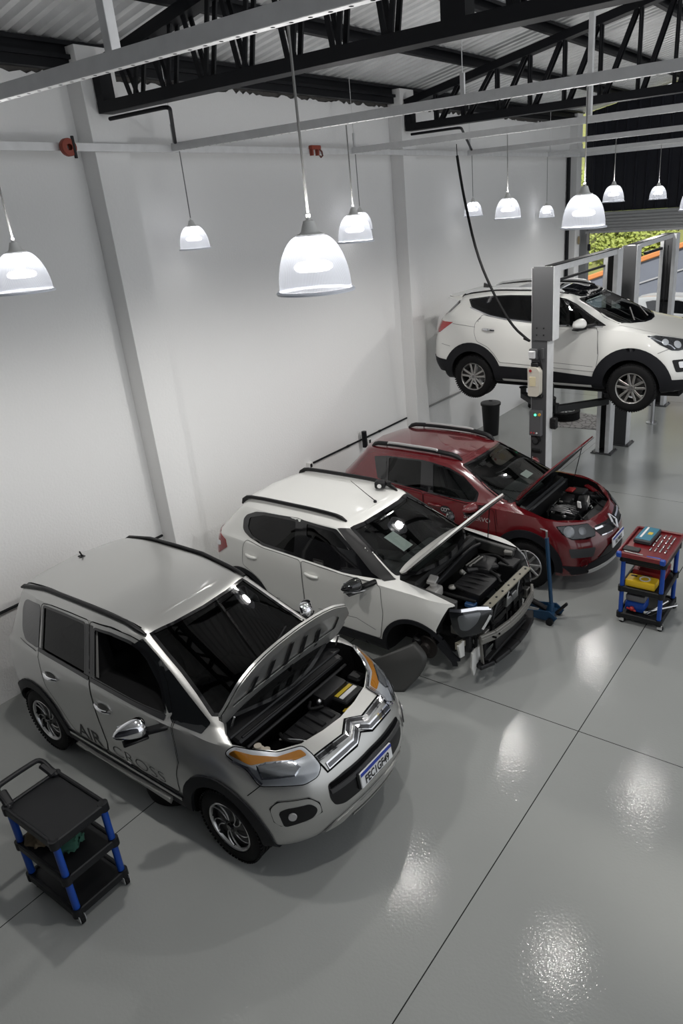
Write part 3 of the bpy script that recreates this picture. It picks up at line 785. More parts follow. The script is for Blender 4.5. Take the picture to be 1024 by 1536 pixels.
m_eng = mat('engine_plastic', (.008, .008, .009), .45, spec=.35); m_engm = mat('cast_alloy', (.3, .3, .3), .45, .8); m_engd = mat('bay_dark', (.005, .005, .0055), .7, spec=.2)
m_yellow = mat('yellow_label', (.55, .4, .03), .5); m_resv = mat('milky_plastic', (.55, .5, .42), .4)

def cut_wheels(axles, r, depth=.50, zc=.32):
    out = []
    for x in axles:
        for s_ in (-1, 1):
            out.append(cutter(MB().cyl((x, s_ * depth, zc), (x, s_ * 1.3, zc), r, None, 48)))
    return out
def extrude_y(poly, y0, y1): return cutter(MB().prism(poly, lambda u, v: (u, y0, v), lambda u, v: (u, y1, v)))

SILVER_RINGS = [
    dict(xr=-.50, xf=3.15, dr=.3, df=.5, w=.70, z=.29),
    dict(xr=-.58, xf=3.31, dr=.3, df=.56, w=[(-.3, .78), (.5, .82), (2, .83), (2.75, .815)], z=[(-.5, .38), (0, .31), (2.4, .28), (2.8, .31), (3.3, .34)]),
    dict(xr=-.62, xf=3.39, dr=.34, df=.64, w=[(-.3, .83), (.5, .86), (2, .86), (2.7, .845)], z=[(-.5, .48), (0, .46), (2.4, .46), (3.3, .52)]),
    dict(xr=-.61, xf=3.38, dr=.34, df=.70, w=[(-.3, .845), (.5, .87), (2, .87), (2.6, .85)], z=[(0, .70), (2.4, .70), (3.3, .78)]),
    dict(xr=-.60, xf=3.285, dr=.34, df=.74, w=[(-.3, .845), (.5, .868), (2, .865), (2.5, .845)], z=[(-.6, .98), (1, .95), (2.4, .95), (3.3, .96)]),
    dict(xr=-.57, xf=3.105, dr=.34, df=.74, w=[(-.3, .82), (.5, .85), (2, .845), (2.3, .81)], z=[(-.6, 1.18), (0, 1.17), (1, 1.13), (2.1, 1.12), (2.6, 1.115), (3.0, 1.05), (3.10, 1.035)], sharp=True, nf=2.15),
    dict(xr=-.54, xf=2.64, dr=.34, df=.26, w=[(-.3, .80), (.5, .832), (1.6, .825), (2.05, .79), (2.38, .715)], z=[(-.6, 1.22), (0, 1.21), (1, 1.17), (2.1, 1.165), (2.38, 1.185), (2.64, 1.155)], sharp=True, nf=2.2),
    dict(xr=-.40, xf=1.68, dr=.30, df=.14, w=[(-.2, .62), (.3, .675), (1.0, .672), (1.4, .63), (1.55, .585)], z=[(-.4, 1.60), (-.1, 1.635), (.3, 1.665), (.9, 1.675), (1.4, 1.655), (1.7, 1.62)], nf=3, sharp=True),
    dict(xr=-.36, xf=1.62, dr=.28, df=.13, w=[(-.2, .55), (.3, .60), (1.0, .595), (1.5, .52)], z=[(-.36, 1.64), (-.1, 1.69), (.3, 1.72), (.9, 1.725), (1.4, 1.695), (1.62, 1.655)], nf=3),
    dict(xr=-.28, xf=1.5, dr=.24, df=.12, w=[(-.1, .44), (1.4, .44)], z=[(-.28, 1.68), (0, 1.725), (.4, 1.75), (.9, 1.748), (1.3, 1.72), (1.5, 1.692)], nf=3),
]
def silver_car():
    t = thing('car', 'silver tall hatchback nearest the camera with its bonnet up', 'car', (1.196, 3.42, 0))
    R = SILVER_RINGS
    c = Car(t, R, crown=.012)
    WV = vw((-.5, 0, -.866), (0, 1, 0), V((-.5, 0, -.866)).cross(V((0, 1, 0))))
    ws = [(1.655, 0, 1.65), (1.64, -.3, 1.65), (1.60, -.52, 1.645), (1.81, -.55, 1.54), (1.99, -.572, 1.45), (2.19, -.61, 1.34), (2.38, -.655, 1.23), (2.49, -.55, 1.18), (2.58, -.25, 1.16), (2.61, 0, 1.15)]
    ws = ws + mir(ws[1:-1])[::-1]
    qwin = [(-.11, 1.50), (-.085, 1.57), (-.03, 1.60), (.235, 1.625), (.235, 1.23), (.0, 1.245), (-.075, 1.33)]
    rwin = [(.29, 1.63), (.60, 1.638), (.93, 1.635), (.955, 1.20), (.29, 1.235)]
    fwin = [(1.05, 1.625), (1.25, 1.625), (1.47, 1.60), (1.66, 1.545), (1.80, 1.455), (1.91, 1.31), (1.985, 1.17), (1.60, 1.18), (1.08, 1.205)]
    aq = [(1.52, -.645, 1.59), (1.575, -.592, 1.632), (1.78, -.612, 1.53), (1.95, -.635, 1.44), (2.16, -.672, 1.33), (2.405, -.708, 1.20), (2.37, -.785, 1.135), (2.24, -.795, 1.135), (2.06, -.815, 1.145), (1.99, -.78, 1.21), (1.87, -.72, 1.35), (1.68, -.665, 1.505)]
    bay = [(2.46, -.60), (2.56, -.70), (2.65, -.735), (2.78, -.68), (2.93, -.57), (3.03, -.40), (3.075, -.2), (3.095, 0)]; bay = bay + [(x, -y) for x, y in bay[:-1]][::-1]
    cav = [(-.36, .55), (2.25, .55), (2.25, 1.0), (2.15, 1.12), (1.62, 1.57), (1.3, 1.62), (-.2, 1.60), (-.36, 1.2)]
    cuts = [extrude_y(cav, -.60, .60)] + cut_wheels((0, 2.54), .388, .46, .345)
    for s_ in (-1, 1):
        for w_ in (rwin, fwin): cuts.append(c.prism(SIDE[s_], w_, -1.2, -.5, .03))
    cuts.append(c.prism(WV, ws, -2.6, -2.0, .03)); cuts.append(c.prism(TOP, bay, -2, -.4))
    c.body(m_silver, m_dim, cuts)
    # glass
    MBg = MB(); c.sheet(MBg, WV, ws, off=-.004, r=.03, skirt=0); MBg.build('windscreen', g_wind, t, 40, clean=False)
    a = MB(); c.line(a, WV, ws, .03, off=.002, closed=True); a.build('windscreen_seal', m_gblack, t, 40, clean=False)
    # wipers
    a = MB()
    for p, q in (((2.45, -.35), (2.25, .25)), ((2.50, .1), (2.28, .5))):
        P = c.hit(TOP, *p, .02)[0]; Q = c.hit(TOP, *q, .015)[0]; a.bar(P, Q, .018, .012); a.bar(Q + (P - Q) * -.25, Q + (P - Q) * .35, .012, .02)
    a.build('wiper', m_bplast, t)
    for s_ in (-1, 1):
        side = SIDE[s_]
        # doors with their frames; window openings left free
        rd = [(.26, 1.645), (.40, 1.665), (.70, 1.672), (.985, 1.672), (1.015, 1.18), (1.06, .86), (1.10, .56), (1.06, .445), (.62, .445), (.50, .60), (.40, .74), (.27, .87), (.24, 1.20)]
        fd = [(.995, 1.672), (1.25, 1.668), (1.45, 1.645), (1.62, 1.595), (1.78, 1.515), (1.93, 1.385), (2.02, 1.24), (2.075, 1.15), (2.11, .97), (2.11, .80), (2.05, .66), (2.03, .45), (1.07, .445), (1.11, .56), (1.07, .86), (1.025, 1.18)]
        for nm, poly, win in (('rear_door', rd, rwin), ('front_door', fd, fwin)):
            d = MB(); c.sheet(d, side, poly, off=.003, holes=[roundc(win, .03)], r=.04, res=.055)
            c.line(d, side, roundc(poly, .04), .006, off=.0045, closed=True, mi=1)
            dr = d.build(nm, [m_silver, m_dark], t, 40, clean=False)
            if nm == 'rear_door':
                g = MB(); c.sheet(g, side, win, off=-.006, skirt=0, r=.03); g.build('door_glass', g_dark, dr, 40, clean=False)
            else:                                            # window wound down: a strip of the pane shows at the back edge
                g = MB(); c.sheet(g, side, [(1.06, 1.6), (1.085, 1.6), (1.13, 1.22), (1.09, 1.22)], off=-.012, skirt=0); g.build('seat_belt', mat('belt_grey', (.3, .3, .29), .7), dr, 40, clean=False)
            g = MB(); 
            if nm == 'rear_door': c.sheet(g, side, [(.945, 1.64), (1.04, 1.64), (1.065, 1.17), (.96, 1.18)], off=.0045, res=.05)
            g2 = [(.24, 1.232), (.6, 1.213), (1.01, 1.187)] if nm == 'rear_door' else [(1.04, 1.187), (1.5, 1.168), (1.9, 1.156), (1.99, 1.155)]
            c.line(g, side, g2, .035, off=.006, h=.004); c.line(g, side, roundc(win, .03), .022, off=.005, closed=True); g.build('window_trim', m_gblack, dr, 40, clean=False)
            hx, hz = (.32, 1.035) if nm == 'rear_door' else (1.09, .985)
            g = MB(); P = [c.hit(side, hx + .21 * u, hz - .018 * u, .012 + .03 * math.sin(PI * u))[0] for u in [i / 8 for i in range(9)]]
            g.tube(P, [.012, .015, .016, .016, .016, .016, .016, .015, .012], 10); g.build('door_handle', m_chrome, dr)
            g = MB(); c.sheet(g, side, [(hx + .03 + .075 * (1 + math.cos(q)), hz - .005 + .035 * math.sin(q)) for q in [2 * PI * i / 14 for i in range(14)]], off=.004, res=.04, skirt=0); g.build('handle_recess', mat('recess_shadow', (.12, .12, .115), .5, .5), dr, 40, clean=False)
        # lettering low on the doors
        if True:
            fl = 1 if s_ < 0 else -1
            c.words('door_lettering', side, 'AIR', .20, .83 if fl > 0 else 1.85, .535, mat('dark_decal', (.02, .02, .02), .5), 0, .0055, 1.15, .004, flip=fl)
            c.words('door_lettering', side, 'CROSS', .165, 1.52 if fl > 0 else 1.2, .52, MATS['dark_decal'], 0, .0055, 1.45, -.0035, flip=fl)
        # rear quarter glass and front quarter glass, glossy black
        g = MB(); c.sheet(g, side, qwin, off=.003, r=.04, skirt=.006); g.build('quarter_glass', mat('black_glass', (.008, .009, .01), .04, 0, 1), t, 40, clean=False)
        g = MB(); c.sheet(g, vw((-.35, -s_ * .75, -.55)), [(x, -s_ * y, z) for x, y, z in aq], off=.004, r=.015, res=.04); g.build('front_quarter_glass', MATS['black_glass'], t, 40, clean=False)
        # bare pillar strip between the quarter glass and the windscreen follows the body itself
        # wheel arch cladding
        for ax, a0, a1, rr in ((0., -12, 192, .46), (2.535, -8, 184, .47)):
            outer = arc(ax, .35, rr, a0, a1, 22); inner = arc(ax, .35, .372, a1, a0, 22)
            g = MB(); c.sheet(g, side, outer + inner, off=.016, skirt=.03, res=.05); g.build('arch_cladding', m_claddings, t, 50, clean=False)
        g = MB(); c.sheet(g, side, [(.42, .45), (.55, .42), (2.10, .41), (2.10, .33), (2.0, .27), (.52, .29), (.42, .36)], off=.014, skirt=.03); g.build('sill_cladding', m_claddings, t, 40, clean=False)
        g = MB(); c.line(g, side, [(.50, .435), (1.2, .425), (2.06, .405)], .02, off=.018, h=.006); g.build('sill_moulding', m_silver, t, 40, clean=False)
        g = MB(); c.sheet(g, side, [(.58, .365), (.9, .35), (1.2, .355), (1.93, .365), (1.9, .30), (1.62, .285), (1.3, .265), (.93, .27), (.62, .29)], off=.045, skirt=.04, r=.02); g.build('sill_guard', mat('silver_plastic', (.42, .42, .40), .4, .5), t, 40, clean=False)
        # seams of the front wing and bumper
        g = MB(); c.line(g, side, [(2.84, .80), (2.94, .90), (3.02, .985)], .007, off=.004); c.line(g, side, [(2.09, 1.15), (2.125, .95), (2.12, .8)], .006, off=.005); c.line(g, side, [(.20, 1.20), (.0, 1.22), (-.09, 1.24)], .005, off=.004)
        g.build('panel_seam', m_dark, t, 0, clean=False)
        # roof rail
        P = [(-.22, 1.67), (-.15, 1.705), (.2, 1.742), (.6, 1.755), (1.0, 1.745), (1.35, 1.705), (1.5, 1.665), (1.58, 1.63)]
        g = MB(); pts = []
        for x, z in P:
            l, n = c.hit(TOP, x, s_ * (.585 if x < 1.3 else .56), .016); pts.append(l)
        g.tube(pts, [.012] + [.02] * 6 + [.012], 8, flat=1.2); g.build('roof_rail', m_bplast, t, 45)
        # roof ditch
        g = MB(); c.line(g, TOP, [(-.2, s_ * .548), (.4, s_ * .565), (1.0, s_ * .56), (1.5, s_ * .535)], .014, off=.002); g.build('roof_ditch', m_dark, t, 0, clean=False)
        # mirrors
        mirror(t, (1.90, s_ * .92, 1.13), s_, m_chrome, m_bplast, m_chrome, (.19, .27, .19), .45, (2.03, s_ * .81, 1.10))
        # headlamp
        D = vw((-.62, -s_ * .62, -.48))
        hl = [(2.62, .79, 1.07), (2.66, .745, 1.11), (2.80, .675, 1.085), (2.95, .575, 1.05), (3.05, .415, 1.035), (3.15, .42, 1.0), (3.225, .425, .94), (3.23, .475, .885), (3.18, .57, .865), (2.93, .775, .895), (2.83, .78, 1.0), (2.71, .795, 1.04)]
        hl = [(x, s_ * y, z) for x, y, z in hl]
        g = MB(); c.sheet(g, D, hl, off=.006, r=.03, res=.04); h = g.build('headlamp', m_lampin, t, 40, clean=False)
        am = [(2.65, .785, 1.07), (2.68, .75, 1.095), (2.81, .70, 1.065), (2.96, .60, 1.035), (3.05, .44, 1.025), (3.12, .445, 1.005), (3.07, .53, 1.0), (2.89, .69, 1.02), (2.83, .745, 1.015)]
        g = MB(); c.sheet(g, D, [(x, s_ * y, z) for x, y, z in am], off=.009, r=.02, res=.04); g.build('indicator_lens', m_amber, h, 40, clean=False)
        bw = [(2.87, .72, 1.01), (2.92, .675, 1.02), (3.06, .55, 1.005), (3.13, .54, .97), (3.12, .595, .935), (2.94, .75, .945)]
        g = MB(); c.sheet(g, D, [(x, s_ * y, z) for x, y, z in bw], off=.009, r=.03, res=.04); g.build('lamp_bowl', mat('lamp_grey', (.34, .345, .35), .2, .3), h, 40, clean=False)
        g = MB(); c.line(g, D, [(x, s_ * y, z) for x, y, z in hl], .022, off=.010, closed=True); c.line(g, D, [(x, s_ * y, z) for x, y, z in bw], .012, off=.012, closed=True)
        c.line(g, D, [(2.70, s_ * .795, 1.035), (2.82, s_ * .765, 1.0), (2.88, s_ * .765, .95), (2.95, s_ * .765, .91)], .016, off=.011); g.build('lamp_bezel', m_chrome, h, 0, clean=False)
        g = MB(); c.line(g, D, roundc([to2(D, p) for p in hl], .03), .016, off=.004, closed=True); g.build('lamp_seam', m_dark, h, 0, clean=False)
        g = MB(); c.sheet(g, D, hl, off=.018, r=.03, res=.05, skirt=0); g.build('lamp_lens', g_clear, h, 40, clean=False)
        # fog lamp pod
        F = vw((-.75, -s_ * .62, -.2))
        pod = [(3.0, .775, .72), (3.05, .74, .775), (3.21, .58, .765), (3.265, .535, .705), (3.275, .53, .62), (3.21, .63, .59), (3.07, .76, .575), (3.03, .78, .61)]
        g = MB(); c.sheet(g, F, [(x, s_ * y, z) for x, y, z in pod], off=.012, r=.03, res=.04, skirt=.02); g.build('fog_surround', m_silver, t, 40, clean=False)
        g = MB(); c.line(g, F, [(x, s_ * y, z) for x, y, z in pod], .010, off=.008, closed=True); g.build('fog_seam', m_dark, t, 0, clean=False)
        pk = [(3.055, .75, .695), (3.10, .715, .72), (3.225, .585, .725), (3.262, .55, .665), (3.24, .585, .605), (3.09, .745, .565)]
        g = MB(); c.sheet(g, F, [(x, s_ * y, z) for x, y, z in pk], off=.016, r=.03, res=.04); fp = g.build('fog_pod', m_bplast, t, 40, clean=False)
        l, n = c.hit(F, *to2(F, (3.145, s_ * .70, .655)), .014); g = MB(); g.cyl(l, l + n * .012, .033, .03, 20); g.build('fog_lamp', mat('fog_glass', (.4, .4, .4), .2), fp)
    # front grille, number plate, badge
    gr = [(-.465, .70), (-.45, .81), (-.30, .835), (0, .845), (.30, .835), (.45, .81), (.465, .70), (.44, .625), (.36, .59), (.15, .60), (-.15, .60), (-.36, .59), (-.44, .625)]
    g = MB(); c.sheet(g, FRONT, gr, off=.005, r=.03, res=.04); gl = g.build('lower_grille', m_bplast, t, 40, clean=False)
    g = MB(); c.line(g, FRONT, [(-.45, .755), (0, .785), (.45, .755)], .035, off=.008, h=.012); g.build('grille_bar', mat('satin_black', (.03, .03, .032), .3), gl, 40, clean=False)
    g = MB(); c.sheet(g, FRONT, [(-.44, .81), (0, .835), (.44, .81), (.44, .775), (0, .80), (-.44, .775)], off=.009, skirt=0); g.build('grille_mesh', m_dark, gl, 40, clean=False)
    tilt = .10; Mp = Matrix.Translation((3.425, -.01, .703)) @ Matrix.Rotation(-tilt, 4, 'Y')
    a = MB(); a.M = Mp; a.box((-.012, 0, 0), (.02, .41, .135), None, .004); pb = a.build('number_plate', m_plate_w, t)
    a = MB(); a.M = Mp; a.box((-.001, 0, .052), (.003, .40, .03)); a.build('plate_band', m_plate_b, pb)
    vs, fs = text2d('FEC1GF49', .098, .003); a = MB(); a.M = Mp
    a.add([(.0006, -(-x) * .74, y - .02) for x, y in vs], fs); a.build('plate_characters', m_ink, pb, 0, clean=False)
    a = MB(); a.M = Mp; a.box((-.04, 0, .0), (.05, .44, .15), None, .01); a.build('plate_holder', m_bplast, t)
    # double chevron across the nose
    CV = vw((-.6, 0, -.8)); g = MB()
    for k in (0, 1):
        p0, p1, p2_ = (((3.195, .42, .985), (3.235, .115, .985), (3.165, 0, 1.015)), ((3.262, .395, .925), (3.29, .10, .94), (3.235, 0, .98)))[k]
        c.line(g, CV, [(p0[0], -p0[1], p0[2]), (p1[0], -p1[1], p1[2]), p2_, p1, p0], .052, off=.002, h=.016)
    ch = g.build('chevron_badge', m_chrome, t, 30, clean=False); g = MB()
    for k in (0, 1):
        p0, p1, p2_ = (((3.195, .41, .985), (3.235, .115, .985), (3.165, 0, 1.015)), ((3.262, .385, .925), (3.29, .10, .94), (3.235, 0, .98)))[k]
        c.line(g, CV, [(p0[0], -p0[1], p0[2]), (p1[0], -p1[1], p1[2]), p2_, p1, p0], .028, off=.0195)
    g.build('badge_inset', mat('smoked_chrome', (.12, .12, .125), .12, 1.), ch, 0, clean=False)
    g = MB(); rc = [(3.165, .435, 1.005), (3.21, .125, 1.01), (3.135, 0, 1.035)]; rb = [(3.285, .41, .905), (3.315, .10, .915), (3.27, 0, .95)]
    c.line(g, CV, mir(rc[:2]) + rc[2:] + rc[1::-1] + rb[:2] + rb[2:] + mir(rb[1::-1]), .014, off=.003, closed=True); g.build('badge_recess', m_dark, t, 0, clean=False)
    # chin guard
    g = MB(); c.sheet(g, FRONT, [(-.52, .385), (-.43, .445), (-.28, .49), (0, .50), (.28, .49), (.43, .445), (.52, .385), (.36, .37), (.28, .425), (-.28, .425), (-.36, .37)], off=.014, r=.02, res=.05, skirt=.02); g.build('chin_guard', MATS['silver_plastic'], t, 40, clean=False)
    g = MB(); c.line(g, FRONT, [(-.56, .38), (-.44, .465), (-.29, .515), (0, .525), (.29, .515), (.44, .465), (.56, .38)], .008, off=.005); c.sheet(g, FRONT, [(-.30, .42), (.30, .42), (.26, .37), (-.26, .37)], off=.006)
    g.build('chin_seam', m_claddings, t, 0, clean=False)
    g = MB(); c.line(g, FRONT, [(-.27, .395), (0, .40), (.27, .395)], .03, off=.012, h=.012); g.build('chin_bar', MATS['silver_plastic'], t, 40, clean=False)
    # rear lamp edges, aerial, tailgate glass
    for s_ in (-1, 1):
        g = MB(); c.sheet(g, SIDE[s_], [(-.52, 1.50), (-.44, 1.52), (-.43, 1.2), (-.46, .98), (-.56, .98)], off=.006, r=.02, res=.05); g.build('rear_lamp', mat('red_lens', (.25, .01, .012), .12, 0, 1), t, 40, clean=False)
    g = MB(); c.sheet(g, REAR, [(-.55, 1.5), (.55, 1.5), (.62, 1.22), (-.62, 1.22)], off=.004, r=.05, res=.08); g.build('tailgate_glass', MATS['black_glass'], t, 40, clean=False)
    g = MB(); l, n = c.hit(TOP, -.12, 0); g.box(l + V((0, 0, .006)), (.07, .05, .012), None, .005); g.bar(l + V((.015, 0, .01)), l + V((-.02, 0, .055)), .012, .02, .004); g.build('roof_aerial', m_bplast, t)
    # wheels
    for ax in (0, 2.552):
        for s_ in (-1, 1): wheel(t, ax, s_ * .745, .335, s_, .335, .20, .222, 'swirl', MT)
    cabin(t, 2.15, 1.05, .58, m_dim, m_seat)
    # bonnet, open
    hp = [(2.47, -.60), (2.55, -.70), (2.67, -.745), (2.83, -.725), (2.96, -.64), (3.03, -.46), (3.065, -.22), (3.075, 0)]; hp = hp + [(x, -y) for x, y in hp[:-1]][::-1]
    hole = [(2.66, -.62), (2.82, -.62), (2.91, -.50), (2.96, -.2), (2.97, 0), (2.96, .2), (2.91, .50), (2.82, .62), (2.66, .62)]
    lid(c, hp, (2.47, 1.175), 79, m_silver, mat('bonnet_inner', (.30, .30, .29), .4, .5), m_bplast, [hole],
        [((2.60, y), (2.93 - abs(y) * .25, y * .9), .045) for y in (-.42, -.22, 0, .2, .4)], r=.03)
    # engine bay
    a = MB(); a.box((2.56, 0, 1.02), (.10, 1.30, .10), (0, .3, 0), .02); a.box((2.50, 0, 1.09), (.12, 1.36, .04), (0, .25, 0), .01); a.build('scuttle', m_eng, t)
    a = MB(); a.bar((2.66, -.62, 1.0), (2.66, .62, 1.0), .03, .03, .01); a.bar((2.60, -.6, 1.06), (2.62, .6, 1.06), .02, .02, .006); a.build('scuttle_seal', m_bplast, t)
    a = MB(); a.box((2.83, -.08, .86), (.26, .50, .10), (0, .12, 0), .025, 0, 2)
    for k in range(4): a.box((2.83, -.26 + k * .12, .915), (.2, .05, .016), (0, .12, 0), .006)
    a.build('engine_cover', m_eng, t)
    a = MB(); a.box((2.85, .37, .85), (.20, .26, .18), None, .01); bt = a.build('battery', m_eng, t); MB().box((2.82, .37, .943), (.035, .20, .006)).build('battery_label', m_yellow, bt); MB().box((2.87, .37, .943), (.04, .20, .006)).build('battery_sticker', m_white, bt)
    a = MB(); a.box((2.72, .30, .93), (.16, .32, .14), (0, .1, 0), .03, 0, 2); a.build('air_box', m_eng, t)
    a = MB(); a.lathe([(.001, .87), (.045, .87), (.05, .9), (.05, .97), (.03, .985), (.03, 1.01), (.001, 1.01)], (2.72, -.56, 0), 'Z', 16); a.lathe([(.001, .93), (.03, .93), (.03, .99), (.001, .99)], (2.79, -.54, 0), 'Z', 12); a.build('washer_filler', m_resv, t)
    a = MB(); a.box((2.95, 0, .83), (.07, .9, .06), None, .015); a.box((2.98, .12, .87), (.04, .3, .02), None, .006); a.build('slam_panel', m_eng, t)
    a = MB(); a.bar((2.95, .2, .885), (2.93, .34, .885), .03, .012, .004); a.bar((2.93, .34, .885), (2.96, .38, .885), .05, .012, .004); a.build('bonnet_latch', m_yellow, t)
    for pts in ([(2.70, -.3, .92), (2.78, -.36, .95), (2.9, -.33, .93), (2.93, -.2, .90)], [(2.68, .1, .95), (2.74, .0, .96), (2.8, .12, .94)], [(2.7, -.5, .9), (2.8, -.45, .88), (2.9, -.45, .86)]): MB().tube(chaikin(pts, 2, False), .014, 8).build('engine_hose', m_rubber, t)
    a = MB(); a.tube(chaikin([(2.75, -.36, .93), (2.88, -.30, .94), (2.94, -.25, .91)], 1, False), .008, 8); a.box((2.90, -.38, .91), (.04, .06, .03), (0, 0, .4), .005); a.ball((2.76, .12, .97), .025); a.ball((2.78, .18, .96), .02); a.build('metal_fittings', m_steel, t)
    MB().box((2.93, -.5, .86), (.10, .1, .06), (0, 0, .6), .01).build('bay_module', m_eng, t); MB().box((2.80, .58, .93), (.14, .12, .08), None, .02).build('bay_module', m_eng, t)
    for s_ in (-1, 1): MB().tube([c.hit(TOP, 2.55, s_ * .64, .0)[0], (2.60, s_ * .63, 1.3 - .02)], .008, 8).build('bonnet_strut', m_steel, t)
silver_car()
# ================================================================ white hatchback, front stripped
HATCH_RINGS = [
    dict(xr=-.45, xf=3.05, dr=.3, df=.5, w=.68, z=.24),
    dict(xr=-.52, xf=3.2, dr=.3, df=.55, w=[(-.3, .77), (.5, .81), (2, .81), (2.7, .79)], z=.28),
    dict(xr=-.60, xf=3.27, dr=.28, df=.62, w=[(-.3, .82), (.5, .85), (2, .85), (2.7, .835)], z=.44),
    dict(xr=-.62, xf=3.27, dr=.28, df=.66, w=[(-.3, .835), (.5, .862), (2, .865), (2.6, .85)], z=.70),
    dict(xr=-.60, xf=3.24, dr=.27, df=.66, w=[(-.3, .835), (.5, .86), (2, .862), (2.5, .85)], z=[(-.5, .97), (1, .94), (3.2, .92)]),
    dict(xr=-.55, xf=3.17, dr=.27, df=.62, w=[(-.3, .81), (.5, .84), (2, .84), (2.5, .82)], z=[(-.5, 1.17), (0, 1.16), (1, 1.105), (2.1, 1.075), (2.6, 1.05), (3.0, 1.0), (3.16, .98)], sharp=True, nf=2.4),
    dict(xr=-.50, xf=2.46, dr=.27, df=.26, w=[(-.3, .78), (.5, .815), (1.6, .81), (2.0, .77), (2.2, .71)], z=[(-.5, 1.23), (0, 1.20), (1, 1.135), (2.0, 1.10), (2.2, 1.115), (2.46, 1.10)], sharp=True, nf=2.2),
    dict(xr=-.26, xf=1.60, dr=.26, df=.12, w=[(-.1, .61), (.4, .665), (1.0, .66), (1.35, .64), (1.5, .61)], z=[(-.3, 1.46), (0, 1.51), (.4, 1.53), (1.0, 1.535), (1.4, 1.515), (1.6, 1.475)], nf=3, sharp=True),
    dict(xr=-.22, xf=1.56, dr=.26, df=.12, w=[(-.1, .54), (.4, .59), (1.0, .585), (1.5, .545)], z=[(-.25, 1.52), (0, 1.56), (.4, 1.57), (1.0, 1.575), (1.4, 1.545), (1.56, 1.505)], nf=3),
    dict(xr=-.14, xf=1.46, dr=.24, df=.12, w=[(-.1, .43), (1.4, .43)], z=[(-.2, 1.55), (0, 1.58), (.4, 1.59), (1.0, 1.595), (1.46, 1.55)], nf=3),
]
m_whitep = mat('white_paint', (.74, .74, .71), .3, 0, .9)
m_pillar = mat('pillar_black', (.010, .010, .011), .5)
m_underc = mat('undercoat_grey', (.06, .06, .058), .5)
m_beige = mat('primer_beige', (.23, .215, .17), .5)
m_torn = mat('torn_white_plastic', (.62, .62, .6), .5)
m_smoke = mat('lamp_smoke', (.035, .036, .038), .2, .3)
g_lens = glass('lamp_lens', (.7, .72, .74), .03); g_ws = glass('windscreen_green', (.66, .72, .70)); g_side = glass('smoked_side_glass', (.025, .027, .03))
m_trim2 = mat('grey_cabin', (.035, .036, .037), .8, spec=.2)
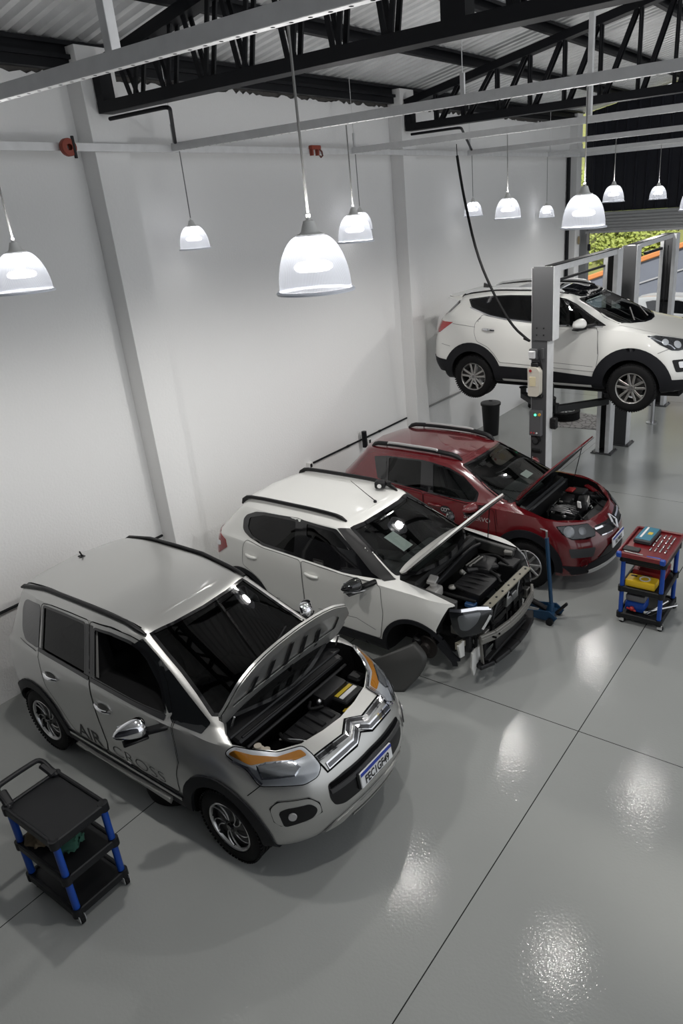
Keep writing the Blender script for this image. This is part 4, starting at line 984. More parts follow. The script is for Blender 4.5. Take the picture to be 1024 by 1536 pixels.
def hatch_car():
    t = thing('car', 'white hatchback with its front bumper and one wheel taken off', 'car', (1.29, 6.09, 0))
    c = Car(t, HATCH_RINGS, crown=.012)
    WV = vw((-.5, 0, -.866), (0, 1, 0), V((-.5, 0, -.866)).cross(V((0, 1, 0))))
    ws = [(1.585, 0, 1.50), (1.58, -.35, 1.50), (1.535, -.535, 1.49), (1.77, -.60, 1.37), (1.96, -.65, 1.26), (2.12, -.685, 1.16), (2.20, -.69, 1.135), (2.34, -.5, 1.12), (2.42, -.2, 1.11), (2.435, 0, 1.105)]
    ws = ws + mir(ws[1:-1])[::-1]
    sur = [(.03, 1.29), (.01, 1.39), (.05, 1.44), (.20, 1.50), (.35, 1.522), (.86, 1.54), (1.40, 1.505), (1.56, 1.40), (1.76, 1.27), (1.93, 1.15), (2.06, 1.10), (1.58, 1.10), (.99, 1.13), (.67, 1.148), (.39, 1.163), (.18, 1.21), (.07, 1.255)]
    rw = [(.11, 1.42), (.35, 1.49), (.84, 1.505), (.87, 1.165), (.42, 1.19), (.20, 1.24), (.11, 1.31)]; fw = [(1.00, 1.505), (1.37, 1.475), (1.54, 1.37), (1.74, 1.235), (1.84, 1.145), (1.04, 1.155)]
    bay = [(2.20, -.62), (2.25, -.70), (2.6, -.70), (2.91, -.72), (3.4, -.72)]; bay = bay + [(x, -y) for x, y in bay][::-1]
    cav = [(-.3, .5), (2.1, .5), (2.1, .95), (1.98, 1.08), (1.52, 1.44), (1.2, 1.47), (-.1, 1.45), (-.3, 1.15)]
    cuts = [extrude_y(cav, -.58, .58)] + cut_wheels((.0, 2.50), .407, .46, .342)
    for s_ in (-1, 1):
        for w_ in (rw, fw): cuts.append(c.prism(SIDE[s_], w_, -1.2, -.5, .025))
    cuts += [c.prism(WV, ws, -2.45, -1.85, .03), c.prism(TOP, bay, -2, -.42), extrude_y([(2.985, 1.2), (2.985, 1.01), (2.87, .985), (2.755, .73), (2.755, .25), (2.5, .1), (4, .1), (4, 1.2)], -1.2, 1.2)]
    c.body(m_whitep, m_engd, cuts)
    g = MB(); c.sheet(g, WV, ws, off=-.004, r=.03, skirt=0); g.build('windscreen', g_ws, t, 40, clean=False)
    g = MB(); c.line(g, WV, ws, .05, off=.002, closed=True); g.build('windscreen_band', m_gblack, t, 40, clean=False)
    for s_ in (-1, 1):
        ap = [(1.41, .628, 1.51), (1.56, .67, 1.40), (1.76, .715, 1.27), (1.93, .755, 1.15), (2.10, .775, 1.098), (2.21, .72, 1.12), (2.13, .69, 1.155), (1.96, .655, 1.255), (1.77, .605, 1.37), (1.52, .55, 1.495)]
        g = MB(); c.sheet(g, vw((-.4, -s_ * .7, -.55)), [(x, s_ * y, z) for x, y, z in ap], off=.006, res=.035); g.build('windscreen_pillar', m_pillar, t, 40, clean=False)
    sidekit(t, c, dict(paint=m_whitep, m_seam=mat('seam_grey', (.08, .08, .08), .6), m_sur=m_gblack, m_clad=m_claddings, surround=sur,
        wins=[('rear_side_window', rw, g_side), ('front_side_window', [(1.00, 1.505), (1.37, 1.475), (1.54, 1.37), (1.62, 1.32), (1.02, 1.37)], g_side)],
        doors=[('rear_door', [(.13, 1.185), (.39, 1.145), (.67, 1.13), (.985, 1.112), (1.0, 1.0), (1.0, .73), (.985, .42), (.47, .42), (.40, .58), (.29, .72), (.10, .82), (.035, .85), (.07, 1.10)], (.125, .30, 1.005), m_whitep),
               ('front_door', [(.995, 1.112), (1.58, 1.085), (2.05, 1.082), (2.095, 1.05), (2.12, .77), (2.105, .68), (2.05, .42), (.995, .42), (1.01, .73), (1.01, 1.0)], (1.06, 1.25, .98), m_whitep)],
        archs=[(0, .345, .455, .40, -5, 185), (2.50, .345, .435, .39, -6, 190)],
        panels=[('sill_cladding', [(.43, .41), (2.07, .41), (2.06, .27), (.42, .29)], m_claddings, .012), ('front_arch_tail', [(2.80, .60), (2.90, .5), (2.97, .38), (2.89, .36), (2.84, .46), (2.76, .56)], m_claddings, .016),
                ('rear_lamp', [(-.36, 1.19), (-.50, 1.17), (-.44, 1.07), (-.52, .98), (-.40, .90), (-.22, 1.02), (-.24, 1.11)], mat('red_lens', (.12, .006, .008), .12, 0, 1), .010)],
        seams=[[(1.2, .56), (1.75, .60), (2.0, .52)], [(2.18, .95), (2.5, 1.0), (2.85, .93)][:0] or [(.3, .5), (.6, .53)]],
        rails=[('roof_rail', [(-.16, .52), (.2, .525), (.7, .53), (1.1, .53), (1.44, .50)], .03, .03, m_bplast, .8)]))
    g = MB(); c.sheet(g, SIDE[-1], [(-.40, 1.09), (-.32, 1.08), (-.32, 1.03), (-.40, 1.01)], off=.013, skirt=0); g.build('lamp_insert', m_lampin, t, 40, clean=False)
    mirror(t, (1.90, -.90, 1.09), -1, m_gblack, m_bplast, m_chrome, (.17, .25, .17), .45, (2.02, -.80, 1.09)); mirror(t, (1.90, .90, 1.09), 1, m_gblack, m_bplast, m_chrome, (.17, .25, .17), .45, (2.02, .80, 1.09))
    g = MB(); g.tube([(1.80, -1.10, 1.045), (1.90, -1.03, 1.035), (1.965, -.93, 1.035)], .008, 6); g.build('mirror_strip', m_chrome, t)
    l, n = c.hit(TOP, 1.43, .06); g = MB(); g.lathe([(.022, 0), (.018, .02), (.006, .03), (.001, .03)], tuple(l), 'Z', 14); g.tube([l + V((0, 0, .02)), l + V((-.10, .02, .055)), l + V((-.36, .03, .20))], [.006, .005, .0025], 6); g.build('roof_aerial', m_bplast, t)
    # windscreen papers
    g = MB(); c.sheet(g, WV, [(1.80, -.34, 1.34), (1.80, -.16, 1.34), (2.06, -.16, 1.23), (2.06, -.34, 1.23)], off=-.014, skirt=0); g.build('paper_sheet', mat('paper', (.55, .58, .56), .7), t, 0, clean=False)
    for s_ in (0, 2.54):
        wheel(t, 0, -.74, .32, -1, .32, .195, .21, 'multi', MT) if s_ == 0 else None
    wheel(t, 0, .74, .32, 1, .32, .195, .21, 'multi', MT); wheel(t, 2.50, .74, .32, 1, .32, .195, .21, 'multi', MT)
    # bare front hub with brake disc and strut
    g = MB(); g.lathe([(.001, -.70), (.055, -.70), (.065, -.66), (.13, -.655), (.13, -.63), (.07, -.62), (.06, -.55)], (2.50, 0, .33), 'Y', 32); g.build('brake_disc', mat('rusty_steel', (.035, .03, .028), .6, .4), t)
    g = MB(); g.box((2.39, -.64, .36), (.10, .12, .17), (0, .2, 0), .02); g.build('brake_caliper', m_eng, t)
    g = MB(); g.cyl((2.50, -.56, .35), (2.46, -.48, .92), .03); g.cyl((2.49, -.54, .55), (2.465, -.50, .80), .06, .06, 16); g.bar((2.50, -.6, .22), (2.42, -.2, .26), .06, .04, .01); g.cyl((2.5, -.55, .33), (2.5, -.1, .30), .022); g.build('suspension_strut', m_eng, t)
    cabin(t, 2.02, 1.0, .56, m_trim2, m_trim2)
    # bonnet
    hp = [(2.24, -.66), (2.5, -.695), (2.75, -.705), (2.94, -.70), (3.07, -.52), (3.13, -.25), (3.145, 0)]; hp = hp + [(x, -y) for x, y in hp[:-1]][::-1]
    hole = [(2.40, -.5), (2.9, -.52), (3.0, -.2), (3.0, .2), (2.9, .52), (2.40, .5)]
    bonnet_car(c, t, hp, (2.20, 1.135), 53, m_whitep, m_underc, m_eng, ((2.55, .70, 1.05), (2.75, .62)), hole, [((2.45, y), (2.95, y * .8), .06) for y in (-.3, 0, .3)])
    # headlamps: deep housings with clear lenses
    D = {s_: vw((-.66, -s_ * .62, -.3)) for s_ in (-1, 1)}
    for s_ in (-1, 1):
        hl = [(2.87, .775, .98), (2.97, .73, .975), (3.08, .60, .965), (3.17, .45, .93), (3.195, .44, .86), (3.19, .47, .80), (3.12, .60, .665), (2.98, .745, .66), (2.92, .785, .77)]
        hl = [(x, s_ * y, z) for x, y, z in hl]
        g = MB(); c.sheet(g, D[s_], hl, off=.0, r=.03, res=.045, thick=.14); h = g.build('headlamp', m_smoke, t, 40, clean=False)
        bowl = [(2.95, .745, .90), (3.04, .66, .91), (3.12, .55, .90), (3.09, .60, .79), (3.03, .68, .72), (2.97, .735, .74)]
        g = MB(); c.sheet(g, D[s_], [(x, s_ * y, z) for x, y, z in bowl], off=.004, r=.04, res=.035); g.build('lamp_bowl', mat('lamp_silver', (.42, .42, .42), .2, .4), h, 40, clean=False)
        g = MB(); c.line(g, D[s_], [(2.88, s_ * .77, .965), (2.98, s_ * .72, .955), (3.09, s_ * .585, .945), (3.175, s_ * .455, .905)], .03, off=.008, h=.01); g.build('light_strip', m_chrome, h, 40, clean=False)
        g = MB(); c.line(g, D[s_], [(3.18, s_ * .475, .84), (3.135, s_ * .57, .71)], .03, off=.008, h=.008); g.build('lamp_trim', m_chrome, h, 40, clean=False)
        g = MB(); c.sheet(g, D[s_], hl, off=.014, r=.03, res=.05, skirt=0); g.build('lamp_lens', g_lens, h, 40, clean=False)
    # stripped front end
    g = MB(); g.box((3.15, 0, .925), (.09, .96, .022), None, .004); g.box((3.115, 0, .90), (.02, .96, .06), None, .004)
    for k in range(7): g.cyl((3.155, -.42 + k * .14, .936), (3.155, -.42 + k * .14, .944), .012, None, 10, mi=1)
    g.build('slam_panel', [m_beige, m_eng], t)
    g = MB(); g.box((3.08, 0, .62), (.05, .92, .54), None, .01)
    for k in range(14): g.box((3.108, 0, .40 + k * .034), (.006, .84, .012))
    g.build('radiator', m_eng, t)
    g = MB(); g.box((3.11, 0, .62), (.03, .98, .06)); 
    for y in (-.3, .02, .33): g.box((3.115, y, .64), (.03, .03, .52), None, .005)
    g.lathe([(.24, -.01), (.26, 0), (.26, .02), (.24, .03)], (3.12, -.1, .62), 'X', 40); g.build('fan_shroud', m_bplast, t)
    g = MB(); pts = [(3.14, -.62), (3.22, -.45), (3.26, -.2), (3.27, 0), (3.26, .2), (3.22, .45), (3.14, .62)]
    for a_, b_ in zip(pts, pts[1:]): g.bar((*a_, .60), (*b_, .60), .035, .10, .006)
    for a_, b_ in zip(pts, pts[1:]): g.bar((a_[0] + .02, a_[1], .60), (b_[0] + .02, b_[1], .60), .012, .04, .003)
    for y in (-.5, -.42, -.34): g.cyl((3.21, y, .605), (3.262, y, .605), .011, None, 8, mi=1)
    g.build('bumper_beam', [mat('bare_metal', (.22, .215, .2), .45, .6), m_dark], t)
    g = MB()
    for s_ in (-1, 1): MB().box((3.08, s_ * .50, .60), (.16, .09, .11), None, .008).box((2.9, s_ * .52, .58), (.3, .07, .1), None, .01).build('crash_box', mat('bare_metal', (.2, .2, .19), .45, .6), t)
    for p_ in ([(3.02, -.62, .80), (3.08, -.60, .62), (3.05, -.55, .45)], [(2.95, -.66, .66), (3.0, -.60, .50), (3.10, -.45, .36)], [(3.14, .20, .52), (3.17, .30, .42), (3.15, .42, .34)], [(3.13, -.15, .50), (3.16, -.28, .40), (3.14, -.36, .33)]): MB().tube(chaikin(p_, 2, False), .017, 8).build('hanging_hose', m_rubber, t)
    MB().box((3.16, .0, .40), (.04, .7, .16), None, .01).box((3.17, -.1, .33), (.06, .9, .03), None, .005).build('air_duct', m_eng, t); MB().box((2.98, -.60, .52), (.10, .12, .20), (0, 0, .3), .02).build('horn_bracket', m_eng, t)
    g = MB()
    for a_, b_ in zip(pts, pts[1:]): g.bar((a_[0] - .04, a_[1], .27), (b_[0] - .04, b_[1], .27), .12, .05, .01)
    for y in (-.48, .1, .5): g.bar((3.1, y, .30), (3.13, y, .56), .03, .02)
    g.build('lower_crossmember', m_eng, t)
    g = MB(); g.bar((3.13, -.60, .62), (3.14, -.58, .30), .05, .012, .003); g.bar((3.12, -.56, .33), (3.05, -.3, .28), .012, .05, .003); g.build('mount_bracket', mat('bare_metal', (.2, .2, .19), .45, .6), t)
    g = MB(); g.prism([(-.68, .46), (-.50, .47), (-.49, .34), (-.56, .30), (-.60, .24), (-.66, .18), (-.70, .30)], lambda u, v: (3.06, u, v), lambda u, v: (3.085, u - .01, v)); g.prism([(-.82, .60), (-.70, .60), (-.70, .42), (-.78, .44)], lambda u, v: (2.98, u, v), lambda u, v: (3.0, u, v)); g.build('torn_liner', m_torn, t)
    g = MB(); g.prism([(-.80, .62), (-.66, .58), (-.55, .56), (-.55, .52), (-.68, .52), (-.80, .54)], lambda u, v: (2.95, u, v), lambda u, v: (2.99, u, v)); g.build('lamp_bracket', m_beige, t)
    g = MB(); g.box((3.12, .12, .72), (.05, .30, .10), (0, 0, 0), .01); g.tube([(3.14, -.02, .70), (3.15, -.03, .80), (3.14, .03, .84)], .01, 8); g.tube([(3.14, .22, .72), (3.15, .26, .86), (3.14, .33, .90)], .01, 8); g.build('condenser_plate', mat('alloy_plate', (.42, .42, .41), .35, .8), t)
    g = MB()
    for k, pts2 in enumerate(([(3.12, -.4, .82), (3.16, -.42, .72), (3.15, -.38, .66), (3.2, -.3, .68)], [(3.1, -.5, .9), (3.13, -.52, .8), (3.12, -.46, .72)], [(3.12, .35, .9), (3.15, .42, .8), (3.12, .45, .7)])): g.tube(chaikin(pts2, 2, False), .012, 8)
    g.build('wiring_loom', m_rubber, t)
    # engine bay
    g = MB(); g.box((2.78, -.02, .86), (.36, .52, .12), (0, .08, 0), .03, 0, 2)
    for k in range(5): g.tube([(2.62, -.22 + k * .1, .925), (2.80, -.2 + k * .1, .93), (2.95, -.17 + k * .1, .89)], .012, 6)
    g.build('engine_cover', m_eng, t)
    g = MB(); g.box((2.72, .30, .93), (.2, .34, .10), (0, .1, .2), .03, 0, 2); g.bar((2.6, .05, .96), (2.85, .36, .93), .10, .06, .02); g.build('air_box', m_eng, t)
    g = MB(); g.box((2.92, .50, .84), (.2, .22, .2), None, .01); g.build('battery', m_eng, t)
    g = MB(); g.tube(chaikin([(2.42, -.55, .92), (2.50, -.35, .99), (2.48, 0, 1.02), (2.46, .4, 1.03), (2.48, .62, 1.0)], 2, False), .035, 10, flat=.7); g.build('scuttle_seal', m_bplast, t)
    g = MB(); g.box((2.33, 0, 1.03), (.2, 1.30, .10), (0, -.15, 0), .03); g.box((2.42, 0, .94), (.05, 1.3, .16), None, .01)
    for k in range(7): g.box((2.36, -.15 + k * .05, 1.085), (.12, .012, .006))
    g.build('scuttle', mat('scuttle_grey', (.018, .018, .018), .55, spec=.3), t)
    g = MB(); g.box((2.55, -.52, .96), (.14, .18, .12), None, .03, 0, 2); g.lathe([(.001, 1.01), (.04, 1.01), (.04, 1.05), (.001, 1.05)], (2.55, -.52, 0), 'Z', 16); g.box((2.50, -.46, 1.06), (.10, .15, .05), (0, .2, .3), .01); g.build('coolant_tank', mat('clear_tank', (.45, .44, .42), .15, .3), t)
    for pts2 in ([(2.6, -.4, .9), (2.75, -.45, .93), (2.95, -.35, .86)], [(2.6, .1, .98), (2.7, .16, 1.0), (2.9, .2, .92), (3.02, .1, .88)], [(2.55, .45, .95), (2.75, .52, .98), (2.95, .42, .93)], [(2.62, -.3, .93), (2.7, -.32, .97), (2.78, -.3, .93)]): MB().tube(chaikin(pts2, 2, False), .018, 8).build('engine_hose', m_rubber, t)
    g = MB(); g.ball((2.66, -.33, .95), .045, 12, (1, 1, .6)); g.ball((2.62, -.05, .99), .03); g.bar((2.60, .08, 1.0), (2.62, .36, 1.0), .02, .02, .004); g.bar((2.64, .08, 1.0), (2.66, .36, 1.0), .02, .02, .004); g.box((2.85, .62, .98), (.10, .08, .05), (0, 0, .3), .01); g.build('metal_fittings', mat('bare_metal', (.3, .3, .29), .4, .7), t)
    g = MB(); g.box((2.88, -.33, .80), (.12, .08, .05), None, .01); g.build('blue_connector', mat('blue_connector', (.03, .10, .25), .4), t)
    for s_ in (-1, 1):
        g = MB(); g.bar((2.28, s_ * .705, 1.06), (2.9, s_ * .715, .985), .05, .03, .006); g.box((2.6, s_ * .66, .98), (.6, .06, .12), (0, .09, 0), .01); g.build('inner_wing', m_underc, t)
hatch_car()
t = thing('roof_pouch', 'small black pouch with round white emblem on white hatchback roof', 'pouch', (1.29 + 1.27, 6.09 + .40, 1.598))
MB().box((0, 0, .045), (.13, .12, .09), (0, 0, .4), .025, 0, 3).build('pouch_body', m_bplast, t)
MB().box((.08, .06, .05), (.06, .05, .05), (0, 0, .4), .01).build('pouch_strap', m_bplast, t)
a = MB(); a.cyl((.028, -.062, .045), (.030, -.066, .045), .026, None, 20); a.build('emblem', m_white, t)
# ================================================================ red hatchback
RED_RINGS = [
    dict(xr=-.55, xf=3.2, dr=.3, df=.5, w=.68, z=.22),
    dict(xr=-.62, xf=3.43, dr=.3, df=.56, w=[(-.3, .77), (.5, .81), (2, .82), (2.7, .80)], z=[(0, .26), (2.6, .25), (3.3, .27)]),
    dict(xr=-.68, xf=3.45, dr=.34, df=.68, w=[(-.3, .82), (.5, .85), (2, .855), (2.7, .84)], z=[(0, .42), (3.3, .42)]),
    dict(xr=-.68, xf=3.45, dr=.34, df=.72, w=[(-.3, .835), (.5, .862), (2, .865), (2.6, .85)], z=[(0, .68), (3.3, .62)]),
    dict(xr=-.62, xf=3.39, dr=.34, df=.74, w=[(-.3, .83), (.5, .855), (2, .855), (2.5, .845)], z=[(-.6, .95), (1, .90), (2.4, .86), (3.4, .76)]),
    dict(xr=-.55, xf=3.27, dr=.34, df=.68, w=[(-.3, .80), (.5, .83), (2, .83), (2.5, .815)], z=[(-.6, 1.12), (0, 1.13), (1, 1.06), (2.1, 1.035), (2.6, 1.015), (3.0, .95), (3.27, .88)], sharp=True, nf=2.2),
    dict(xr=-.50, xf=2.48, dr=.34, df=.26, w=[(-.3, .77), (.5, .805), (1.6, .80), (2.0, .76), (2.22, .70)], z=[(-.6, 1.17), (0, 1.17), (1, 1.09), (2.0, 1.055), (2.2, 1.075), (2.48, 1.065)], sharp=True, nf=2.2),
    dict(xr=-.26, xf=1.60, dr=.26, df=.12, w=[(0, .60), (.5, .635), (1.0, .63), (1.35, .605), (1.5, .575)], z=[(-.25, 1.41), (.1, 1.465), (.5, 1.485), (1.0, 1.48), (1.4, 1.455), (1.6, 1.42)], nf=3, sharp=True),
    dict(xr=-.24, xf=1.56, dr=.26, df=.12, w=[(0, .54), (.5, .565), (1.0, .56), (1.5, .51)], z=[(-.22, 1.465), (.1, 1.51), (.5, 1.525), (1.0, 1.52), (1.4, 1.485), (1.56, 1.45)], nf=3),
    dict(xr=-.18, xf=1.46, dr=.24, df=.12, w=[(0, .42), (1.4, .42)], z=[(-.18, 1.495), (.1, 1.53), (.5, 1.545), (1.0, 1.54), (1.46, 1.49)], nf=3),
]
m_redp = mat('red_paint', (.105, .003, .006), .25, 0, 1.)
m_satin = mat('satin_alu', (.5, .5, .5), .4, .3)
def red_car():
    t = thing('car', 'dark red hatchback with roof rails and propped bonnet', 'car', (1.36, 8.49, 0))
    c = Car(t, RED_RINGS, crown=.012)
    WV = vw((-.5, 0, -.866), (0, 1, 0), V((-.5, 0, -.866)).cross(V((0, 1, 0))))
    ws = [(1.565, 0, 1.455), (1.56, -.33, 1.455), (1.525, -.52, 1.445), (1.65, -.56, 1.38), (1.94, -.645, 1.21), (2.20, -.68, 1.11), (2.27, -.66, 1.085), (2.37, -.45, 1.075), (2.44, -.2, 1.07), (2.455, 0, 1.07)]
    ws = ws + mir(ws[1:-1])[::-1]
    qw = [(.15, 1.405), (.27, 1.185), (.395, 1.18), (.345, 1.44)]; rw = [(.385, 1.44), (.92, 1.455), (.975, 1.11), (.44, 1.15)]; fw = [(1.11, 1.44), (1.35, 1.40), (1.57, 1.32), (1.82, 1.16), (1.80, 1.075), (1.74, 1.065), (1.18, 1.09)]
    bay = [(2.30, -.60), (2.36, -.68), (2.57, -.715), (2.78, -.75), (2.92, -.70), (3.04, -.56), (3.2, -.38), (3.24, 0)]; bay = bay + [(x, -y) for x, y in bay[:-1]][::-1]
    cav = [(-.3, .5), (2.1, .5), (2.1, .92), (1.98, 1.05), (1.52, 1.39), (1.2, 1.42), (0, 1.40), (-.3, 1.1)]
    cuts = [extrude_y(cav, -.56, .56)] + cut_wheels((0, 2.57), .395, .46, .342)
    for s_ in (-1, 1):
        for w_ in (rw, fw): cuts.append(c.prism(SIDE[s_], w_, -1.2, -.5, .025))
    cuts += [c.prism(WV, ws, -2.45, -1.8, .03), c.prism(TOP, bay, -2, -.42)]
    c.body(m_redp, m_engd, cuts)
    g = MB(); c.sheet(g, WV, ws, off=-.004, r=.03, skirt=0); g.build('windscreen', g_ws, t, 40, clean=False)
    g = MB(); c.line(g, WV, ws, .035, off=.002, closed=True); g.build('windscreen_band', m_gblack, t, 40, clean=False)
    sur = [(.12, 1.42), (.26, 1.16), (.43, 1.135), (.98, 1.095), (1.16, 1.075), (1.72, 1.05), (1.84, 1.06), (1.84, 1.165), (1.58, 1.335), (1.36, 1.415), (1.12, 1.455), (.92, 1.472), (.36, 1.458)]
    sidekit(t, c, dict(paint=m_redp, m_seam=m_dark, m_sur=m_gblack, m_clad=m_claddings, surround=sur,
        wins=[('rear_side_window', rw, g_side), ('front_side_window', fw, g_ws)],
        doors=[('rear_door', [(.24, 1.14), (.43, 1.118), (1.03, 1.075), (1.06, .8), (1.04, .42), (.50, .42), (.42, .60), (.28, .76), (.2, .9)], (.28, .48, 1.0), m_redp),
               ('front_door', [(1.04, 1.075), (1.70, 1.035), (2.0, 1.04), (2.12, 1.0), (2.165, .69), (2.10, .42), (1.05, .42), (1.07, .8)], (1.14, 1.34, .945), m_redp)],
        archs=[(0, .345, .465, .385, -5, 185), (2.57, .345, .48, .385, -4, 186)],
        panels=[('sill_cladding', [(.45, .41), (2.12, .41), (2.12, .26), (.44, .28)], m_claddings, .012), ('rear_bumper_cladding', [(-.60, .50), (-.42, .50), (-.42, .30), (-.60, .30)], m_claddings, .012)],
        seams=[[(2.14, 1.03), (2.172, .82)]],
        rails=[('roof_rail', [(-.02, .485), (.3, .50), (.8, .51), (1.2, .50), (1.46, .47)], .034, .045, m_bplast, .8), ('rail_strip', [(.24, .505), (.7, .512), (1.15, .507)], .026, .066, m_satin, .8)]))
    for s_ in (-1, 1):
        g = MB(); c.sheet(g, SIDE[s_], qw, off=.0055, r=.02); g.build('quarter_glass', m_gblack, t, 40, clean=False)
        mirror(t, (1.90, s_ * .89, 1.05), s_, m_redp, m_bplast, m_chrome, (.17, .24, .17), .4, (2.02, s_ * .79, 1.05))
        hl = [(2.93, .75, .905), (3.02, .69, .905), (3.12, .56, .885), (3.20, .43, .865), (3.30, .42, .79), (3.32, .46, .745), (3.26, .57, .735), (3.12, .71, .755), (3.02, .755, .825)]
        hl = [(x, s_ * y, z) for x, y, z in hl]; D = vw((-.66, -s_ * .6, -.4))
        g = MB(); c.sheet(g, D, hl, off=.006, r=.03, res=.04); h = g.build('headlamp', m_smoke, t, 40, clean=False)
        for q, r_ in (((3.055, s_ * .68, .83), .07), ((3.175, s_ * .55, .81), .055)):
            l, n = c.hit(D, *to2(D, q), .008); g = MB(); g.cyl(l, l + n * .006, r_, r_ * .7, 20); g.build('reflector', MATS['lamp_grey'], h, 30)
        g = MB(); c.sheet(g, D, hl, off=.018, r=.03, res=.05, skirt=0); g.build('lamp_lens', g_clear, h, 40, clean=False)
        g = MB(); c.line(g, D, hl, .014, off=.009, closed=True); g.build('lamp_seal', m_dark, h, 0, clean=False)
        F = vw((-.72, -s_ * .66, -.15))
        fp = [(3.10, .755, .635), (3.36, .50, .61), (3.345, .535, .49), (3.13, .745, .515)]
        g = MB(); c.sheet(g, F, [(x, s_ * y, z) for x, y, z in fp], off=.004, r=.02, res=.05); g.build('bumper_insert', mat('insert_grey', (.035, .037, .04), .6), t, 40, clean=False)
        l, n = c.hit(F, *to2(F, (3.26, s_ * .64, .43)), .002); g = MB(); g.lathe([(.02, 0), (.05, .002), (.058, .012), (.058, .02)], (0, 0, 0), 'Z', 20)
        R_ = n.to_track_quat('Z', 'Y').to_matrix().to_4x4(); g.v = [tuple(Matrix.Translation(l) @ R_ @ V(p)) for p in g.v]; g.build('fog_recess', m_redp, t)
    # lower bumper, silver lip, grille, badge, plate
    g = MB(); c.sheet(g, FRONT, [(-.80, .41), (-.66, .38), (-.48, .43), (.48, .43), (.66, .38), (.80, .41), (.74, .28), (-.74, .28)], off=.01, skirt=.025, res=.05); g.build('bumper_cladding', m_claddings, t, 40, clean=False)
    g = MB(); c.line(g, FRONT, [(-.60, .30), (-.40, .315), (0, .32), (.40, .315), (.60, .30)], .045, off=.014, h=.015); g.build('skid_strip', m_satin, t, 40, clean=False)
    g = MB(); c.sheet(g, FRONT, [(-.46, .44), (-.28, .55), (.28, .55), (.46, .44)], off=.012, r=.02); g.build('lower_grille', m_bplast, t, 40, clean=False)
    ug = [(-.42, .80), (-.36, .83), (-.1, .815), (.1, .815), (.36, .83), (.42, .80), (.36, .715), (.12, .69), (-.12, .69), (-.36, .715)]
    g = MB(); c.sheet(g, FRONT, ug, off=.004, res=.05); ugo = g.build('upper_grille', m_bplast, t, 40, clean=False)
    g = MB()
    for s_ in (-1, 1): c.line(g, FRONT, [(s_ * .41, .808), (s_ * .12, .79)], .02, off=.01, h=.01); c.line(g, FRONT, [(s_ * .36, .72), (s_ * .12, .695)], .012, off=.01, h=.008)
    g.build('grille_bar', m_chrome, ugo, 40, clean=False)
    CV = vw((-.8, 0, -.6)); g = MB(); z0 = .765
    for a_, b_ in (((0, .10), (.062, 0)), ((.062, 0), (0, -.10)), ((0, -.10), (-.062, 0)), ((-.062, 0), (0, .10))):
        l, _n = c.hit(FRONT, a_[0], z0 + a_[1] * .8, .03); l2, _n = c.hit(FRONT, b_[0], z0 + b_[1] * .8, .03); g.bar(l, l2, .03, .02, .004)
    g.build('diamond_badge', m_chrome, t)
    Mp = Matrix.Translation((3.492, -.03, .575)) @ Matrix.Rotation(-.08, 4, 'Y')
    g = MB(); g.M = Mp; g.box((-.012, 0, 0), (.018, .41, .13), None, .004); pb = g.build('number_plate', m_plate_w, t)
    g = MB(); g.M = Mp; g.box((-.002, 0, .05), (.004, .40, .028)); g.build('plate_band', m_plate_b, pb)
    vs, fs = text2d('RLP4I60', .085, .001); g = MB(); g.M = Mp; g.add([(.0005, x * .85, y - .02) for x, y in vs], fs); g.build('plate_characters', m_ink, pb, 0, clean=False)
    # door sticker and lettering
    m_st = mat('sticker_grey', (.35, .34, .34), .5)
    c.words('door_lettering', SIDE[-1], 'SE SERVO', .085, 1.88, .86, m_st, -.02, .0065, 1.1)
    g = MB(); c.sheet(g, SIDE[-1], [(1.40 + .085 * math.cos(q), .90 + .055 * math.sin(q)) for q in [2 * PI * i / 18 for i in range(18)]], off=.007, skirt=0, res=.03); st = g.build('door_sticker', m_ink, t, 0, clean=False)
    g = MB()
    for k in range(3): c.line(g, SIDE[-1], [(1.36 + k * .04 + .022 * math.cos(q), .90 + .022 * math.sin(q)) for q in [2 * PI * i / 12 for i in range(12)]], .009, off=.0085, closed=True)
    g.build('sticker_rings', m_st, st, 0, clean=False)
    g = MB(); c.sheet(g, WV, [(2.06, .02, 1.18), (2.06, .22, 1.18), (2.17, .22, 1.14), (2.17, .02, 1.14)], off=-.012, skirt=0); g.build('paper_sheet', MATS['paper'], t, 0, clean=False)
    for ax in (0, 2.57):
        for s_ in (-1, 1): wheel(t, ax, s_ * .745, .325, s_, .325, .2, .215, 'multi', MT)
    cabin(t, 2.02, .96, .54, m_trim2, m_trim2)
    hp = [(2.32, -.62), (2.40, -.68), (2.6, -.715), (2.78, -.745), (2.92, -.70), (3.04, -.56), (3.2, -.38), (3.255, -.15), (3.26, 0)]; hp = hp + [(x, -y) for x, y in hp[:-1]][::-1]
    bonnet_car(c, t, hp, (2.30, 1.10), 58, m_redp, mat('bonnet_liner', (.02, .02, .021), .9), m_bplast, ((2.60, .66, .98), (2.9, .55)))
    # engine bay
    g = MB(); g.tube(chaikin([(2.50, -.64, .98), (2.52, -.3, 1.0), (2.52, .3, 1.0), (2.50, .64, .98)], 2, False), .022, 8); g.build('scuttle_seal', mat('rubber_grey', (.05, .05, .05), .6), t)
    g = MB(); g.box((2.42, 0, 1.0), (.14, 1.26, .08), (0, .1, 0), .03); g.box((2.50, 0, .9), (.05, 1.28, .2)); g.build('scuttle', m_eng, t)
    g = MB(); g.box((2.82, -.05, .80), (.34, .5, .14), None, .03, 0, 2); g.box((2.72, .12, .90), (.16, .3, .1), (0, .1, .1), .03, 0, 2)
    g.build('engine_block', m_eng, t)
    g = MB()
    for k in range(5): g.tube(chaikin([(2.68, -.34 + k * .03, .93), (2.80, -.38 + k * .05, .96), (3.0, -.30 + k * .06, .90)], 1, False), .014, 8)
